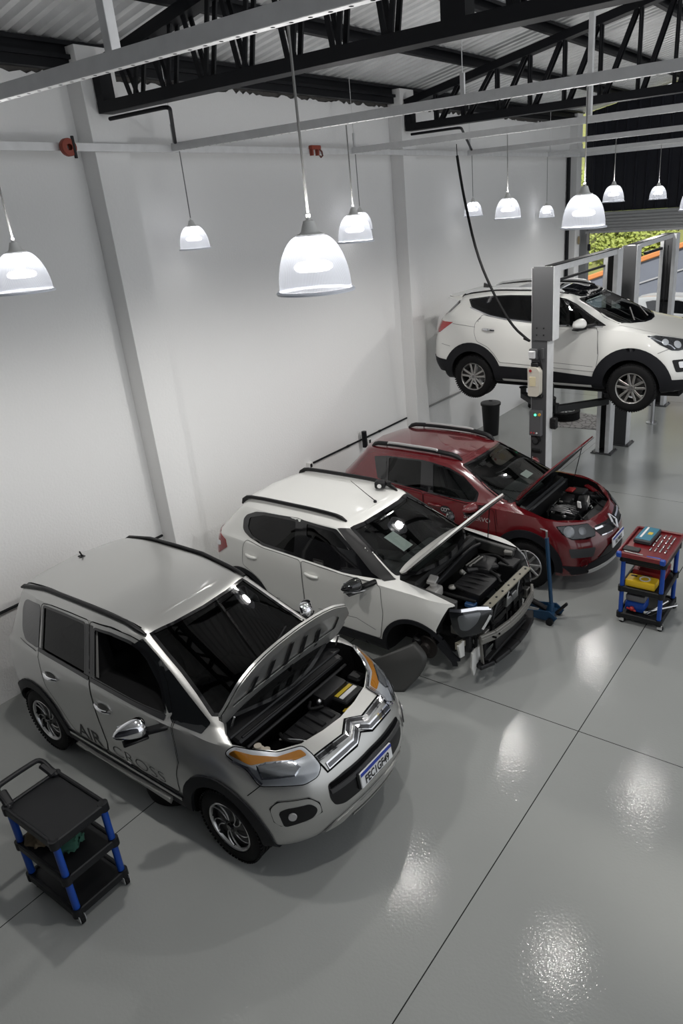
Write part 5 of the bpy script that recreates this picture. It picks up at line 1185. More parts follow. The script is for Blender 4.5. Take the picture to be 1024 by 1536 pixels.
    g.build('intake_pipes', mat('dull_alloy', (.16, .16, .16), .35, .8), t)
    g = MB(); g.box((2.78, .38, .88), (.22, .2, .18), None, .015); g.build('battery', m_eng, t); g = MB(); g.box((2.70, .30, .985), (.1, .14, .02), None, .004); g.build('red_terminal_cover', mat('red_plastic', (.35, .02, .02), .4), t)
    rng = random.Random(5)
    for k in range(9):
        x, y = rng.uniform(2.6, 3.05), rng.uniform(-.5, .5); MB().tube(chaikin([(x, y, .86), (x + .05, y + .06, .95), (x + .13, y - .04, .93), (x + .2, y + .05, .84)], 2, False), .011, 7).build('engine_hose', m_rubber, t)
    g = MB()
    for k in range(12): MB().box((rng.uniform(2.6, 2.93), rng.uniform(-.5, .45), rng.uniform(.90, .95)), (.05, .035, .03), (0, .2, rng.uniform(0, 3)), .006).build('metal_fitting', mat('dull_alloy2', (.22, .22, .22), .35, .8), t)
    g = MB(); g.box((3.16, 0, .85), (.12, .80, .03), (0, .2, 0), .01); g.box((3.08, 0, .78), (.04, .9, .1)); g.box((2.98, .50, .87), (.2, .16, .05), (0, .2, .6), .01); g.build('slam_panel', m_eng, t)
    g = MB()
    for s_ in (-1, 1): g.box((2.9, s_ * .62, .90), (.3, .08, .03), (0, .15, s_ * -.5), .01)
    g.build('inner_wing', m_redp, t)
red_car()
t = thing('headlamp_unit', 'loose car headlamp unit resting across front of the red car', 'headlamp', (1.36 + 3.06, 8.49 - .20, .99), .25)
MB().box((0, 0, .05), (.14, .34, .10), (0, -.15, 0), .025, 0, 2).build('lamp_housing', m_bplast, t)
MB().box((.062, .03, .065), (.02, .2, .085), (0, -.15, 0), .008).build('lamp_lens', mat('clear_tank', (.45, .44, .42), .15, .3), t)
MB().bar((-.02, -.18, .06), (-.03, -.2, .15), .05, .02, .004).build('lamp_tab', m_white, t)
# ================================================================ white SUV on the lift
SUV_RINGS = [
    dict(xr=-.80, xf=3.35, dr=.3, df=.5, w=.72, z=.28),
    dict(xr=-.88, xf=3.50, dr=.3, df=.60, w=[(-.4, .80), (.5, .86), (2, .86), (2.7, .84)], z=[(-.9, .42), (-.4, .36), (0, .34), (2.6, .34), (3.5, .32)]),
    dict(xr=-.96, xf=3.60, dr=.36, df=.70, w=[(-.4, .86), (.5, .905), (2, .905), (2.7, .89)], z=[(-.5, .55), (0, .52), (3.3, .48)]),
    dict(xr=-.97, xf=3.60, dr=.36, df=.74, w=[(-.4, .88), (.5, .92), (2, .92), (2.6, .905)], z=[(-.5, .80), (0, .78), (3.3, .72)]),
    dict(xr=-.90, xf=3.54, dr=.36, df=.78, w=[(-.4, .875), (.5, .92), (2, .915), (2.5, .90)], z=[(-.9, 1.12), (0, 1.08), (2.4, 1.02), (3.5, .90)]),
    dict(xr=-.82, xf=3.44, dr=.36, df=.80, w=[(-.4, .85), (.5, .89), (2, .885), (2.5, .86)], z=[(-.8, 1.30), (0, 1.31), (1, 1.25), (2.1, 1.22), (2.6, 1.20), (3.1, 1.12), (3.44, 1.03)], sharp=True, nf=2.2),
    dict(xr=-.76, xf=2.70, dr=.36, df=.30, w=[(-.4, .80), (.5, .86), (1.6, .85), (2.1, .81), (2.4, .73)], z=[(-.8, 1.37), (0, 1.37), (1, 1.29), (2.1, 1.255), (2.4, 1.27), (2.70, 1.235)], sharp=True, nf=2.2),
    dict(xr=-.48, xf=1.82, dr=.30, df=.14, w=[(-.2, .66), (.4, .72), (1.2, .715), (1.5, .69), (1.68, .645)], z=[(-.5, 1.61), (-.1, 1.675), (.5, 1.705), (1.2, 1.695), (1.6, 1.66), (1.8, 1.59)], nf=3, sharp=True),
    dict(xr=-.50, xf=1.78, dr=.28, df=.13, w=[(-.2, .59), (.4, .65), (1.2, .645), (1.65, .575)], z=[(-.5, 1.645), (-.1, 1.71), (.5, 1.745), (1.2, 1.735), (1.6, 1.69), (1.78, 1.625)], nf=3),
    dict(xr=-.42, xf=1.66, dr=.24, df=.12, w=[(-.2, .48), (1.6, .47)], z=[(-.4, 1.66), (-.1, 1.73), (.5, 1.765), (1.2, 1.755), (1.66, 1.67)], nf=3),
]
def suv_car():
    t = thing('car', 'white SUV raised on the two-post lift', 'car', (1.46, 11.77, 1.54))
    c = Car(t, SUV_RINGS, crown=.012)
    WV = vw((-.5, 0, -.866), (0, 1, 0), V((-.5, 0, -.866)).cross(V((0, 1, 0))))
    ws = [(1.79, 0, 1.645), (1.785, -.4, 1.64), (1.74, -.575, 1.625), (1.96, -.625, 1.51), (2.19, -.69, 1.39), (2.40, -.70, 1.285), (2.52, -.55, 1.265), (2.64, -.25, 1.25), (2.665, 0, 1.245)]
    ws = ws + mir(ws[1:-1])[::-1]
    rw = [(-.13, 1.605), (-.06, 1.525), (-.02, 1.495), (.30, 1.405), (.59, 1.36), (1.09, 1.32), (1.09, 1.675), (.62, 1.68), (.29, 1.665)]; fw = [(1.16, 1.675), (1.45, 1.645), (1.56, 1.615), (1.72, 1.545), (1.94, 1.405), (2.14, 1.30), (2.10, 1.275), (1.53, 1.285), (1.17, 1.305)]
    cav = [(-.5, .6), (2.3, .6), (2.3, 1.1), (2.2, 1.22), (1.75, 1.57), (1.3, 1.62), (-.3, 1.60), (-.5, 1.3)]
    cuts = [extrude_y(cav, -.62, .62)] + cut_wheels((-.02, 2.69), .455, .45, .37)
    for s_ in (-1, 1):
        for w_ in (rw, fw): cuts.append(c.prism(SIDE[s_], w_, -1.2, -.5, .03))
    cuts += [c.prism(WV, ws, -2.75, -2.1, .03)]
    c.body(m_whitep, m_dim, cuts)
    g = MB(); c.sheet(g, WV, ws, off=-.004, r=.03, skirt=0); g.build('windscreen', g_ws, t, 40, clean=False)
    g = MB(); c.line(g, WV, ws, .04, off=.002, closed=True); g.build('windscreen_band', m_gblack, t, 40, clean=False)
    g = MB()
    for p, q in (((2.55, -.45), (2.30, .1)), ((2.6, .05), (2.32, .5))): P = c.hit(TOP, *p, .02)[0]; Q = c.hit(TOP, *q, .015)[0]; g.bar(P, Q, .018, .014)
    g.build('wiper', m_bplast, t)
    rf = [(.55, -.56), (1.2, -.57), (1.62, -.545), (1.72, -.50), (1.775, -.25), (1.785, 0)]; rf = rf + [(x, -y) for x, y in rf[:-1]][::-1]
    g = MB(); c.sheet(g, TOP, rf, off=.004, res=.07); g.build('roof_glass', MATS['black_glass'], t, 40, clean=False)
    sur = [(-.16, 1.625), (-.08, 1.51), (-.03, 1.48), (.30, 1.388), (.59, 1.342), (1.11, 1.30), (1.53, 1.266), (2.10, 1.255), (2.24, 1.265), (1.96, 1.425), (1.73, 1.57), (1.57, 1.64), (1.46, 1.665), (1.10, 1.695), (.62, 1.70), (.28, 1.685)]
    fd = [(1.125, 1.28), (1.55, 1.245), (2.12, 1.235), (2.145, 1.2), (2.18, .86), (2.145, .58), (1.13, .62), (1.13, .9)]; rd = [(.17, 1.395), (.59, 1.325), (1.105, 1.28), (1.12, .9), (1.12, .62), (.50, .64), (.42, .76), (.30, .88), (.08, .97), (.035, 1.1), (.04, 1.25)]
    sidekit(t, c, dict(paint=m_whitep, m_seam=MATS['seam_grey'], m_sur=m_gblack, m_clad=m_claddings, surround=sur,
        wins=[('rear_side_window', rw, g_side), ('front_side_window', fw, g_ws)],
        doors=[('rear_door', rd, (.20, .42, 1.17), m_chrome), ('front_door', fd, (1.25, 1.46, 1.13), m_chrome)],
        archs=[(-.03, .37, .57, .43, -14, 192), (2.68, .37, .60, .43, -14, 188)],
        panels=[('sill_cladding', [(.40, .58), (1.11, .57), (2.16, .50), (2.2, .37), (.42, .37)], m_claddings, .014), ('rear_bumper_cladding', [(-.86, .67), (-.50, .615), (-.46, .40), (-.72, .42), (-.86, .5)], m_claddings, .012),
                ('front_bumper_cladding', [(3.14, .515), (3.45, .50), (3.45, .33), (3.1, .34)], m_claddings, .012),
                ('rear_lamp', [(-.80, 1.285), (-.39, 1.265), (-.66, 1.09), (-.80, 1.06)], mat('red_lens_bright', (.4, .012, .015), .12, 0, 1), .008)],
        seams=[[(2.17, .86), (2.15, 1.2)], [(3.05, .90), (3.17, .95), (3.24, .97)], [(-.62, .9), (-.45, .86)], [(.05, 1.2), (-.4, 1.24)], [(1.2, .70), (2.1, .66)]],
        rails=[('roof_rail', [(-.30, .585), (.1, .60), (.7, .61), (1.2, .60), (1.5, .58)], .022, .03, m_galv, 1.), ('rail_base', [(-.34, .585), (.1, .60), (.7, .61), (1.2, .60), (1.55, .575)], .02, .0, m_bplast, 1.)]))
    for s_ in (-1, 1):
        side = SIDE[s_]; g = MB(); c.line(g, side, [(-.10, 1.50), (.30, 1.383), (.59, 1.336), (1.11, 1.292), (1.53, 1.26), (2.2, 1.25)], .016, off=.006); g.build('chrome_line', m_chrome, t, 0, clean=False)
        mirror(t, (1.97, s_ * .98, 1.325), s_, m_whitep, m_bplast, m_chrome, (.19, .27, .18), .35, (2.10, s_ * .84, 1.29))
        D = vw((-.62, -s_ * .7, -.3)); hl = [(2.87, .845, 1.145), (2.97, .80, 1.145), (3.12, .70, 1.11), (3.31, .53, 1.06), (3.40, .47, 1.0), (3.37, .60, .93), (3.30, .70, .92), (3.22, .775, .935), (3.05, .825, 1.02)]
        hl = [(x, s_ * y, z) for x, y, z in hl]
        g = MB(); c.sheet(g, D, hl, off=.006, r=.02, res=.045); h = g.build('headlamp', m_smoke, t, 40, clean=False)
        for q, r_ in (((3.12, s_ * .77, 1.05), .05), ((3.26, s_ * .66, 1.0), .06)):
            l, n = c.hit(D, *to2(D, q), .008); g = MB(); g.cyl(l, l + n * .006, r_, r_ * .7, 20); g.build('reflector', m_lampin, h, 30)
        g = MB(); c.line(g, D, [(2.90, s_ * .84, 1.13), (3.05, s_ * .80, 1.06), (3.2, s_ * .75, 1.0), (3.26, s_ * .74, .95)], .016, off=.01); g.build('light_strip', m_chrome, h, 0, clean=False)
        g = MB(); c.sheet(g, D, hl, off=.018, r=.02, res=.05, skirt=0); g.build('lamp_lens', g_clear, h, 40, clean=False)
        F = vw((-.7, -s_ * .7, -.05)); fg = [(3.24, .80, .80), (3.42, .62, .80), (3.45, .60, .62), (3.31, .785, .62)]
        g = MB(); c.sheet(g, F, [(x, s_ * y, z) for x, y, z in fg], off=.006, r=.03, res=.05); f_ = g.build('fog_surround', m_bplast, t, 40, clean=False)
        g = MB(); c.sheet(g, F, [(3.31, s_ * .74, .77), (3.42, s_ * .64, .77), (3.43, s_ * .64, .68), (3.34, s_ * .74, .68)], off=.012, r=.02, res=.05); g.build('fog_lamp', m_lampin, f_, 40, clean=False)
        g = MB(); c.line(g, TOP, [(2.42, s_ * .74), (2.7, s_ * .72), (3.05, s_ * .66), (3.3, s_ * .5)], .006, off=.003); g.build('bonnet_seam', MATS['seam_grey'], t, 0, clean=False)
        g = MB(); g.prism([(-.62, 1.64), (-.36, 1.675), (-.30, 1.60), (-.38, 1.60)], lambda u, v: (u, s_ * .56, v), lambda u, v: (u, s_ * .64, v)); g.build('spoiler_side', m_whitep, t)
    for s_ in (-1, 1): c.panel('tailgate_pillar', SIDE[s_], [(-.36, 1.60), (-.60, 1.40), (-.53, 1.40), (-.33, 1.565)], MATS['black_glass'], off=.004)
    g = MB(); g.box((-.46, 0, 1.655), (.26, 1.2, .03), (0, .12, 0), .01); g.build('roof_spoiler', m_whitep, t)
    g = MB(); c.sheet(g, REAR, [(-.62, 1.58), (.62, 1.58), (.70, 1.36), (-.70, 1.36)], off=.004, r=.05, res=.08); g.build('tailgate_glass', MATS['black_glass'], t, 40, clean=False)
    g = MB(); c.sheet(g, FRONT, [(-.42, .98), (.42, .98), (.36, .72), (-.36, .72)], off=.004, r=.03, res=.06); g.build('upper_grille', m_bplast, t, 40, clean=False)
    g = MB(); l, n = c.hit(TOP, -.16, 0); g.prism([(-.08, 0), (.10, 0), (.0, .05), (-.07, .075)], lambda u, v: (l.x + u, -.018, l.z + v), lambda u, v: (l.x + u, .018, l.z + v)); g.build('roof_aerial', m_gblack, t)
    for ax in (0, 2.70):
        for s_ in (-1, 1): wheel(t, ax, s_ * .80, .36, s_, .365, .235, .235, 'double', MT2)
    cabin(t, 2.25, 1.15, .6, m_trim2, MATS['grey_cabin'], -1, .62)
    # underside
    g = MB(); g.box((1.3, 0, .28), (2.0, 1.3, .16), None, .03); g.box((2.9, 0, .24), (.9, 1.0, .16), (0, -.05, 0), .05); g.box((.0, 0, .26), (.35, 1.0, .2), None, .05); g.box((-.55, 0, .32), (.4, 1.1, .2), None, .05); g.build('floor_pan', m_engd, t)
    g = MB(); g.tube(chaikin([(2.4, .1, .25), (1.8, .15, .22), (.8, .12, .24), (.3, .3, .25), (-.4, .4, .28)], 2, False), .03, 10); g.lathe([(.001, -.35), (.09, -.33), (.10, -.2), (.10, .2), (.09, .33), (.001, .35)], (1.1, .13, .235), 'X', 20); g.build('exhaust', mat('exhaust_dark', (.03, .03, .03), .5, .6), t)
    g = MB()
    for s_ in (-1, 1): g.bar((.62, s_ * .45, .20), (0, s_ * .68, .24), .08, .05, .015); g.bar((2.3, s_ * .3, .27), (2.68, s_ * .7, .27), .08, .04, .015); g.cyl((2.7, s_ * .3, .36), (2.7, s_ * .7, .36), .03); g.cyl((0, s_ * .3, .36), (0, s_ * .7, .36), .03); g.cyl((.08, s_ * .58, .3), (.12, s_ * .52, .75), .05)
    g.build('suspension_arm', m_engd, t)
MT2 = dict(MT, rim=mat('rim_grey', (.36, .355, .34), .35, .8), rimdark=mat('rim_void', (.015, .014, .013), .5), cap=mat('cap_grey', (.2, .2, .2), .4, .7))
suv_car()
# ================================================================ two-post lifts
m_post = mat('lift_grey', (.062, .063, .066), .5, .0); m_postd = mat('lift_dark', (.010, .011, .012), .5, spec=.3); m_bolt = mat('bolt_dark', (.009, .009, .0095), .5, spec=.3)
def post(t, x0, x1, y0, y1, zt, face, name='lift_post', extra=False):
    """C column from x0..x1, y0..y1, web on the 'face' side (-1: towards -Y), open on the other"""
    a = MB(); w = .012; yb = y0 if face < 0 else y1
    a.box(((x0 + x1) / 2, yb, zt / 2), (x1 - x0, w, zt), None, 0, 0)
    for x in (x0, x1): a.box((x, (y0 + y1) / 2, zt / 2), (w, y1 - y0, zt), None, 0, 1)
    yo = y1 if face < 0 else y0
    for x, s_ in ((x0, 1), (x1, -1)): a.box((x + s_ * .035, yo, zt / 2), (.07, w, zt), None, 0, 1)
    p = a.build(name, [m_post, m_galv], t, 0)
    b = MB(); b.box(((x0 + x1) / 2, (y0 + y1) / 2, .01), (x1 - x0 + .16, y1 - y0 + .12, .02), None, .004)
    for x in (x0 - .05, x1 + .05):
        for y in (y0 - .02, y1 + .02): b.cyl((x, y, .02), (x, y, .045), .014, None, 6)
    b.build('base_plate', m_post, p, 30); return p
t = thing('two_post_lift', 'grey two-post car lift carrying the white SUV', 'lift', (0, 0, 0), 0, 'two-post lifts')
pA = post(t, 2.885, 3.13, 10.10, 10.33, 3.74, -1)
a = MB(); a.box((3.065, 10.09, 3.24), (.30, .012, 1.04)); a.box((3.215, 10.2, 3.24), (.012, .23, 1.04), None, 0, 1)
for x in (2.97, 3.08):
    for z in (2.80, 2.9): a.cyl((x, 10.085, z), (x, 10.078, z), .011, None, 10, mi=2)
a.box((3.06, 10.088, 2.72), (.24, .006, .012), None, 0, 2); a.build('upper_cover', [m_post, m_galv, m_bolt], pA, 30)
pB = post(t, 2.885, 3.13, 13.10, 13.36, 3.74, 1)
a = MB(); a.box((3.0, 13.2, 1.9), (.14, .10, 3.6)); a.tube([(2.95, 13.13, 3.6), (2.97, 13.12, 2.0), (2.95, 13.13, .3)], .012, 6); a.build('lifting_chain', m_bolt, pB, 0)
a = MB(); a.bar((3.06, 10.3, 3.70), (3.06, 13.15, 3.70), .12, .09); a.build('cross_beam', m_galv, t, 0)
a = MB(); a.bar((3.06, 10.3, 3.75), (3.06, 13.15, 3.75), .14, .014); a.build('beam_cap', m_bolt, t, 0)
a = MB(); a.bar((2.90, 10.3, 3.47), (2.90, 13.2, 3.47), .035, .035); a.build('limit_bar', m_bolt, t, 0)
for s_, y, yi in ((1, 10.36, 10.33), (-1, 13.08, 13.10)):
    a = MB(); a.box((3.01, y + s_ * .03, 1.70), (.2, .12, .6), None, .01); a.box((3.01, y + s_ * .12, 1.60), (.30, .14, .14), None, .01); c_ = a.build('lift_carriage', m_postd, t, 30)
    for x, yy in ((2.27, 11.14), (3.70, 11.22)):
        Y = yy if s_ > 0 else 23.54 - yy
        a = MB(); a.bar((3.01 + (.1 if x > 3 else -.1), y + s_ * .14, 1.58), (x, Y, 1.58), .11, .10, .01); a.cyl((x, Y, 1.6), (x, Y, 1.715), .05, None, 16); a.cyl((x, Y, 1.705), (x, Y, 1.722), .07, None, 16); a.build('lift_arm', m_postd, t, 30)
# power unit on the near post
a = MB(); a.box((2.94, 10.06, 2.52), (.14, .07, .16), None, .01); a.box((2.93, 10.01, 2.52), (.10, .05, .11), None, .008, 1)
for k in range(4): a.box((2.93, 9.983, 2.485 + k * .025), (.09, .006, .009), None, 0, 1)
a.box((3.07, 10.085, 2.53), (.05, .02, .16), None, .006); a.build('pump_motor', [m_post, m_galv], t, 30)
a = MB(); a.tube(chaikin([(3.0, 10.05, 2.6), (3.04, 10.03, 2.5), (3.06, 10.04, 2.40), (3.07, 10.06, 2.30)], 2, False), .011, 8); a.box((2.97, 10.04, 2.37), (.12, .08, .07), None, .015); a.build('pump_valve', m_bplast, t, 30)
a = MB(); P = roundc([(2.88, 2.34), (3.02, 2.34), (3.07, 2.28), (3.07, 1.94), (3.04, 1.90), (2.89, 1.90)], .025); a.prism(P, lambda u, v: (u, 9.96, v), lambda u, v: (u, 10.08, v)); tk = a.build('oil_tank', mat('milky_tank', (.56, .53, .46), .4), t, 40)
MB().cyl((2.93, 9.957, 2.29), (2.93, 9.95, 2.29), .022, None, 16).build('tank_cap', mat('red_cap', (.35, .03, .03), .4), tk)
MB().box((2.965, 9.957, 2.13), (.10, .006, .14), None, .002).build('tank_label', mat('cream_label', (.62, .55, .36), .6), tk)
MB().box((2.99, 10.05, 1.89), (.2, .06, .05), None, .015).build('tank_shelf', m_bolt, t)
a = MB(); a.box((2.985, 10.055, 1.46), (.20, .075, .40), None, .008); cb = a.build('control_box', mat('control_grey', (.10, .10, .105), .5), t)
MB().cyl((2.99, 10.015, 1.60), (2.99, 10.005, 1.60), .018, None, 14).build('green_lamp', mat('green_led', (.05, .6, .3), .4, emit=(.1, 1, .45), estr=2.), cb)
MB().cyl((3.06, 10.015, 1.61), (3.06, 9.995, 1.61), .022, None, 14).build('amber_lamp', mat('amber_led', (.6, .3, .05), .4), cb)
for k in range(3): MB().cyl((2.925 + k * .045, 10.015, 1.31), (2.925 + k * .045, 10.003, 1.31), .013, None, 12).build('push_button', mat('button_red', (.4, .05, .06), .4) if k < 2 else m_white, cb)
a = MB(); a.tube([(2.97 + .05 * math.cos(q), 10.07, 1.17 + .06 * math.sin(q)) for q in [PI + 2 * PI * i / 20 for i in range(16)]], .01, 6); a.cyl((3.05, 10.06, 1.2), (3.05, 10.02, 1.2), .02, None, 12); a.build('cable_loop', m_bolt, t)
MB().box((2.985, 10.08, 1.0), (.18, .04, .07), None, .02).build('door_guard', m_bolt, t)
a = MB(); a.box((3.19, 10.27, 1.42), (.1, .1, .18), None, .015); a.cyl((3.2, 10.215, 1.42), (3.2, 10.2, 1.42), .035, None, 16); a.build('lock_release', m_bolt, t)
t = thing('two_post_lift', 'empty grey two-post lift standing behind the SUV', 'lift', (0, 0, 0), 0, 'two-post lifts')
post(t, 3.0, 3.26, 13.72, 13.98, 3.74, -1); pD = post(t, 2.82, 3.14, 16.80, 17.05, 3.74, 1)
a = MB(); a.bar((3.1, 13.95, 3.70), (3.0, 16.85, 3.70), .12, .09); a.build('cross_beam', m_galv, t, 0)
a = MB(); a.bar((3.1, 13.95, 3.75), (3.0, 16.85, 3.75), .14, .014); a.build('beam_cap', m_bolt, t, 0)
a = MB(); a.bar((2.85, 15.6, 3.45), (2.85, 16.9, 3.45), .05, .05); a.build('limit_bar', m_bolt, t, 0)
a = MB(); a.tube(chaikin([(2.97, 16.84, 3.5), (3.0, 16.83, 2.6), (2.93, 16.84, 2.1), (2.98, 16.84, 1.2)], 2, False), .012, 6); a.box((2.97, 16.9, 2.35), (.3, .05, .05)); a.build('lifting_chain', m_bolt, pD, 0)
# stand under the SUV
t = thing('support_stand', 'thin steel support stand on floor behind SUV front wheel', 'stand', (3.28, 15.44, 0))
MB().lathe([(.001, .012), (.12, .012), (.12, .0), (.001, 0)], seg=24).build('stand_base', m_steel, t); MB().cyl((0, 0, .01), (0, 0, 1.55), .04, None, 20).cyl((0, 0, 1.55), (0, 0, 1.62), .06, None, 20).build('stand_tube', m_steel, t)
# hanging air hose
pts = [(1.75, 10.02, 5.30), (1.78, 10.02, 5.1), (1.85, 10.02, 4.71), (2.03, 10.02, 3.96), (2.30, 10.02, 3.39), (2.60, 10.02, 2.93), (2.86, 10.02, 2.735)]
o = MB().tube(chaikin(pts, 2, False), .020, 10).tube([(1.745, 10.02, 5.45), (1.75, 10.02, 5.29)], .006, 6).cyl((2.80, 10.02, 2.765), (2.89, 10.02, 2.72), .03, .02, 10).build('air_hose', m_rubber); tag(o, 'black hose sagging from the ceiling channel to lift post', 'hose')

# ================================================================ by the wall
t = thing('waste_bin', 'black waste bin with lid by wall under the SUV', 'bin', (.46, 13.42, 0))
a = MB(); a.lathe([(.001, 0), (.155, 0), (.16, .02), (.195, .66), (.215, .66), (.215, .70), (.19, .70)], seg=36); a.build('bin_body', m_bplast, t)
a = MB(); a.lathe([(.001, .745), (.10, .74), (.205, .715), (.218, .70)], seg=36); a.box((0, 0, .75), (.08, .03, .02), None, .006); a.build('bin_lid', mat('bin_lid', (.03, .03, .032), .45), t)
def floor_wheel(x, y, R, w, label, rim=True):
    t = thing('alloy_wheel_unit', label, 'wheel', (x, y, w / 2), 0)
    t.rotation_euler = (PI / 2, 0, 0)
    a = wheel(t, 0, 0, 0, 1, R, w, R * .64, 'multi', MT); return t
for x, y, R, l in ((1.45, 15.1, .33, 'loose wheel lying flat just right of the lift post'), (.55, 15.9, .33, 'loose wheel lying flat left of the lift post')):
    t = floor_wheel(x, y, R, .2, l)
o = MB().lathe([(.19, .02), (.2, 0), (.27, 0), (.305, .03), (.315, .08), (.315, .12), (.305, .17), (.27, .2), (.2, .2), (.19, .18), (.20, .1), (.19, .02)], (2.72, 2.92, 0), 'Z', 56).build('tyre_casing', m_rubber); tag(o, 'loose tyre lying on floor beneath the silver car', 'tyre')
m_patch = mat('crackle_patch', (.30, .29, .285), .8, bump=(14, .8, .02)); nt = m_patch.node_tree
v_ = nt.nodes.new('ShaderNodeTexVoronoi'); v_.feature = 'DISTANCE_TO_EDGE'; v_.inputs['Scale'].default_value = 7; tc = nt.nodes.new('ShaderNodeTexCoord'); nt.links.new(tc.outputs['Object'], v_.inputs['Vector'])
rp = nt.nodes.new('ShaderNodeValToRGB'); rp.color_ramp.elements[0].color = (.12, .11, .11, 1); rp.color_ramp.elements[1].color = (.33, .32, .31, 1); rp.color_ramp.elements[1].position = .12; nt.links.new(v_.outputs[0], rp.inputs[0]); nt.links.new(rp.outputs[0], nt.nodes['Principled BSDF'].inputs['Base Color'])
a = MB(); a.prism([(.7, 15.75), (1.25, 14.4), (2.45, 14.55), (2.1, 15.55)][::-1], lambda u, v: (u, v, 0.001), lambda u, v: (u, v, .012)); tag(a.build('floor_surface', m_patch), 'grey crackle-patterned patch of floor beneath the SUV', 'mat')  # thin slab standing in for a paler patterned area of the floor

# ================================================================ trolley jack beside the white hatchback
m_jblue = mat('jack_blue', (.012, .05, .11), .4, .2)
t = thing('trolley_jack', 'blue trolley jack with upright handle by white hatchback front', 'jack', (4.42, 7.08, 0), 0)
a = MB()
for y in (-.11, .11): a.prism([(-.30, .04), (.18, .04), (.22, .10), (.12, .17), (-.30, .10)], lambda u, v: (u, y - .008, v), lambda u, v: (u, y + .008, v))
a.box((.05, 0, .09), (.2, .2, .06), None, .01); a.build('jack_frame', m_jblue, t)
a = MB(); a.bar((.05, 0, .12), (-.28, 0, .24), .07, .05, .01); a.cyl((-.30, 0, .235), (-.30, 0, .27), .05, None, 16); a.build('lift_saddle_arm', m_bplast, t)
for x in (-.27, .14):
    for y in (-.135, .135): MB().cyl((x, y - .018, .045), (x, y + .018, .045), .045, None, 20).build('jack_wheel', m_bplast, t)
a = MB(); a.cyl((.09, 0, .12), (.10, 0, .22), .05, .035, 16); a.cyl((.10, 0, .20), (.02, .02, 1.06), .024, None, 16); a.build('jack_handle', m_jblue, t)
a = MB(); a.cyl((.02, .02, 1.05), (.05, -.06, 1.19), .012, None, 10); a.cyl((.05, -.06, 1.19), (-.05, -.0, 1.17), .008, None, 10); a.build('handle_tip', m_steel, t)
a = MB(); a.bar((.16, .0, .10), (.28, .05, .24), .04, .03, .006); a.build('pedal', m_bolt, t)
# thin curved sheet standing in for the grey patch in the empty wheel arch
a = MB(); L_ = [(3.36, 4.90, .002), (3.37, 4.92, .12), (3.38, 4.94, .24), (3.40, 4.96, .33)]; R_ = [(3.75, 5.03, .002), (3.89, 5.16, .20), (3.945, 5.21, .40), (3.80, 5.235, .53)]
vs = []
for j in range(13):
    t_ = j / 12 * 3; k = min(2, int(t_)); f_ = t_ - k; p = V(L_[k]).lerp(V(L_[k + 1]), f_)
    c0 = V(R_[max(0, k - 1)]); c1 = V(R_[k]); c2 = V(R_[k + 1]); c3 = V(R_[min(3, k + 2)])
    q = (c1 * 2 + (c2 - c0) * f_ + (c0 * 2 - c1 * 5 + c2 * 4 - c3) * f_ ** 2 + (c1 * 3 - c0 - c2 * 3 + c3) * f_ ** 3) * .5
    for i in range(11): u = i / 10; w = p.lerp(q, u); vs.append((w.x, w.y - .03 * math.sin(PI * u), max(.002, w.z)))
a.add(vs, [(j * 11 + i, j * 11 + i + 1, (j + 1) * 11 + i + 1, (j + 1) * 11 + i) for j in range(12) for i in range(10)])
o = a.build('grey_sheet', mat('sheet_grey', (.05, .05, .048), .45), None, 60); md = o.modifiers.new('thickness', 'SOLIDIFY'); md.thickness = .004; md.offset = 0; tag(o, 'grey curved sheet upright in the empty wheel arch', 'plastic sheet')

# ================================================================ tool trolleys
m_tblue = mat('trolley_blue', (.005, .055, .33), .4); m_tray = mat('trolley_black', (.009, .0095, .011), .5, bump=(160, .15, .002), spec=.3)
def tray(t, x0, x1, y0, y1, z, lip, nm, deep=0.):
    a = MB(); a.box(((x0 + x1) / 2, (y0 + y1) / 2, z - .015), (x1 - x0, y1 - y0, .03), None, .01)
    if deep: a.box(((x0 + x1) / 2, (y0 + y1) / 2, z - .02 - deep / 2), (x1 - x0 - .03, y1 - y0 - .03, deep), None, .012)
    for p, q in (((x0, y0), (x1, y0)), ((x1, y0), (x1, y1)), ((x1, y1), (x0, y1)), ((x0, y1), (x0, y0))):
        a.bar((*p, z - .015 + lip / 2 - .01), (*q, z - .015 + lip / 2 - .01), .03, .05 + lip, .008)
    for x in (x0 + .015, x1 - .015):
        for y in (y0 + .015, y1 - .015): a.cyl((x, y, z - .05), (x, y, z + lip), .038, None, 16)
    return a.build(nm, m_tray, t, 30)
